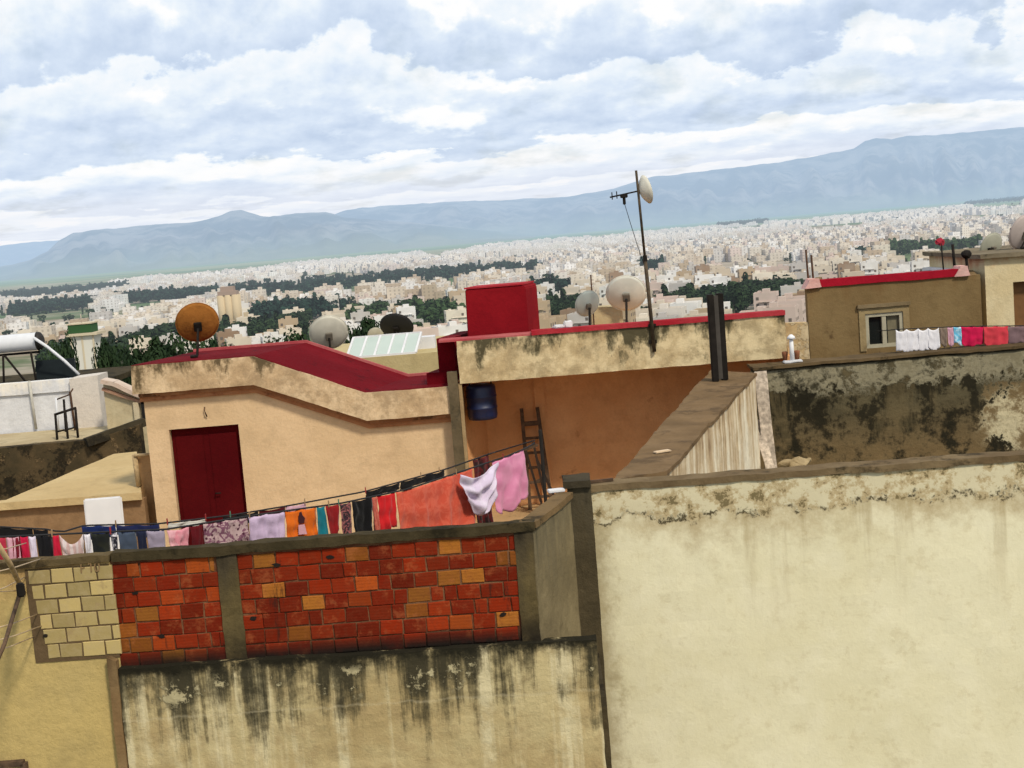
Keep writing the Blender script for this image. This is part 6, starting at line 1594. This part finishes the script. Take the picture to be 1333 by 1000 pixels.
# ---- landmark tower and minaret
def silo():
    base = PZ(302, 438, ZP); d = base.y; s = d/FPX
    root = thing('grain_silo', 'pale cylindrical grain silo tower rising above the trees right of the orange dish', 'tower', base)
    m = far_plain('silo_concrete', (.50, .40, .26)); m2 = far_plain('silo_cap', (.34, .25, .2))
    hgt = 54*s; b = NB()
    for k in range(3):
        for j in range(2): tube(b, [base+Vector(((k-1)*9.2*s, j*9*s, 0)), base+Vector(((k-1)*9.2*s, j*9*s, hgt))], 5.3*s, 18)
    obj('bins', b, m, root)
    b = NB(); box(b, base+Vector((0, 4*s, hgt+2.5*s)), (25*s, 17*s, 5*s)); box(b, base+Vector((0, 4*s, hgt+8*s)), (17*s, 13*s, 6*s)); obj('head_house', b, m2, root)
    b = NB(); box(b, base+Vector((19*s, 0, 12*s)), (14*s, 14*s, 24*s)); box(b, base+Vector((22*s, -4*s, 27*s)), (6*s, 6*s, 6*s)); obj('side_block', b, m, root)
    b = NB()
    for k in range(3): box(b, base+Vector(((15+4*k)*s, -7.1*s, 14*s)), (2*s, .3*s, 3*s))
    obj('window_row', b, M_WIN, root)
silo()
def minaret():
    y = 250.0; s = y/FPX; base = P(111, 470, y); base.z = ground(250)
    top = P(110, 436, y)
    root = thing('minaret', 'white square minaret with a green tiled band, behind the white house', 'tower', base)
    m = far_plain('minaret_wash', (.62, .60, .54)); mg = far_plain('green_tile', (.03, .085, .03)); mc = far_plain('minaret_trim', (.55, .47, .34))
    h = top.z-base.z; x = top.x+1*s
    b = NB(); box(b, Vector((x, y, base.z+h/2)), (31*s, 31*s, h)); obj('shaft', b, m, root)
    for k in (-1, 0, 1):
        b = NB(); box(b, Vector((x+k*14.4*s, y-15.7*s, base.z+h/2)), (2.2*s, 1*s, h)); obj('pilaster', b, mc, root)
    b = NB(); box(b, Vector((x+1*s, y, base.z+h+1.6*s)), (40*s, 40*s, 3.2*s)); obj('ledge', b, mc, root)
    b = NB(); box(b, Vector((x-2*s, y, base.z+h+9*s)), (30*s, 30*s, 11*s)); obj('green_band', b, mg, root)
    b = NB(); box(b, Vector((x-2*s, y, base.z+h+15.4*s)), (32*s, 32*s, 1.6*s)); obj('top_ledge', b, mc, root)
    b = NB(); tube(b, [Vector((x-3*s, y, base.z+h+16*s)), Vector((x-3*s, y, base.z+h+27*s))], .6*s, 6); obj('finial', b, M_ROOF, root)
minaret()

# ---- drop the houses and trees that nothing of can be seen, then word a label for each one left
bpy.context.view_layer.update()
dg = bpy.context.evaluated_depsgraph_get()
def seen(objs, pts):
    for p in pts:
        v = p.normalized()
        hit, loc, nrm, idx, ob, mat = S.ray_cast(dg, v*.2, v)
        if hit and (ob.name in objs): return True
    return False
LM = [('the orange dish', 257, 421), ('the pale beige dish', 428, 433), ('the red box', 645, 400), ('the pale silo tower', 302, 405), ('the minaret', 110, 450), ('the solar heater', 25, 445), ('the black dish', 515, 422), ('the skylight', 497, 448),
      ('the antenna mast', 847, 360), ('the cream dish', 813, 382), ('the grey dish', 765, 395), ('the steel post', 933, 420), ('the olive house', 1150, 355), ('the roof rods', 1240, 335), ('the cream house', 1310, 330), ('the stepped red parapet', 575, 440)]
def word(px, py):
    nm, x, y = min(LM, key=lambda l: (l[1]-px)**2+((l[2]-py)*1.6)**2)
    dx, dy = px-x, py-y
    if abs(dx) > 34: side = 'left of ' if dx < 0 else 'right of '
    else: side = 'above ' if dy < 0 else 'below '
    if abs(dx) > 34 and dy < -24: side = 'upper '+side
    return side+nm
ORD = ['', 'second', 'third', 'fourth', 'fifth', 'sixth', 'seventh', 'eighth', 'ninth', 'tenth', 'eleventh', 'twelfth', 'thirteenth', 'fourteenth', 'fifteenth', 'sixteenth']
def finish(items, fmt):
    grp = {}
    for key, where, px, o in items: grp.setdefault((key, where), []).append((px, o))
    for (key, where), l in grp.items():
        l.sort(key=lambda a: a[0])
        for i, (_, o) in enumerate(l):
            o['label'] = fmt(key, where, '' if len(l) == 1 else ('leftmost ' if i == 0 else 'rightmost ' if i == len(l)-1 else (ORD[i]+' from left, ' if i < len(ORD) else 'farther right ')))
items = []
for o, cn, st, i in HOUSES:
    if len(items) >= 299: bpy.data.objects.remove(o); continue
    w_, h = HM[i][1], HM[i][2]; c = Vector(o.location)
    pts = [c+Vector((dx*w_, dy*w_, k*h)) for k in (.35, .6, .8, .95) for dx in (-.4, -.2, 0, .2, .4) for dy in (-.45,)]+[c+Vector((0, 0, h+.5)), c+Vector((.2*w_, 0, h+2))]
    if not seen({o.name}, pts): bpy.data.objects.remove(o); continue
    p = proj(c+Vector((0, 0, h))); items.append(((cn, st), word(*p), p[0], o))
finish(items, lambda k, w_, n: f"{n}{k[0]} {['', '', 'two', 'three', 'four', 'five'][k[1]]} storey house {w_}")
items = []
for e, c, k, sp_, cl, h in TREES:
    q = Vector(e.location)
    r_ = random.Random(5); pts = [q+Vector((r_.uniform(-.4, .4)*h, -.2*h, r_.uniform(.3, .97)*h)) for _ in range(40)]
    if not seen({c.name, k.name}, pts):
        for o in (c, k, e): bpy.data.objects.remove(o)
        continue
    p = proj(q+Vector((0, 0, h*.8))); items.append(((cl, sp_), word(*p), p[0], e))
finish(items, lambda k, w_, n: f"{n}{k[0]} {k[1]} {w_}")
S.cycles.max_bounces = 6
try: S.cycles.use_denoising = True
except Exception: pass
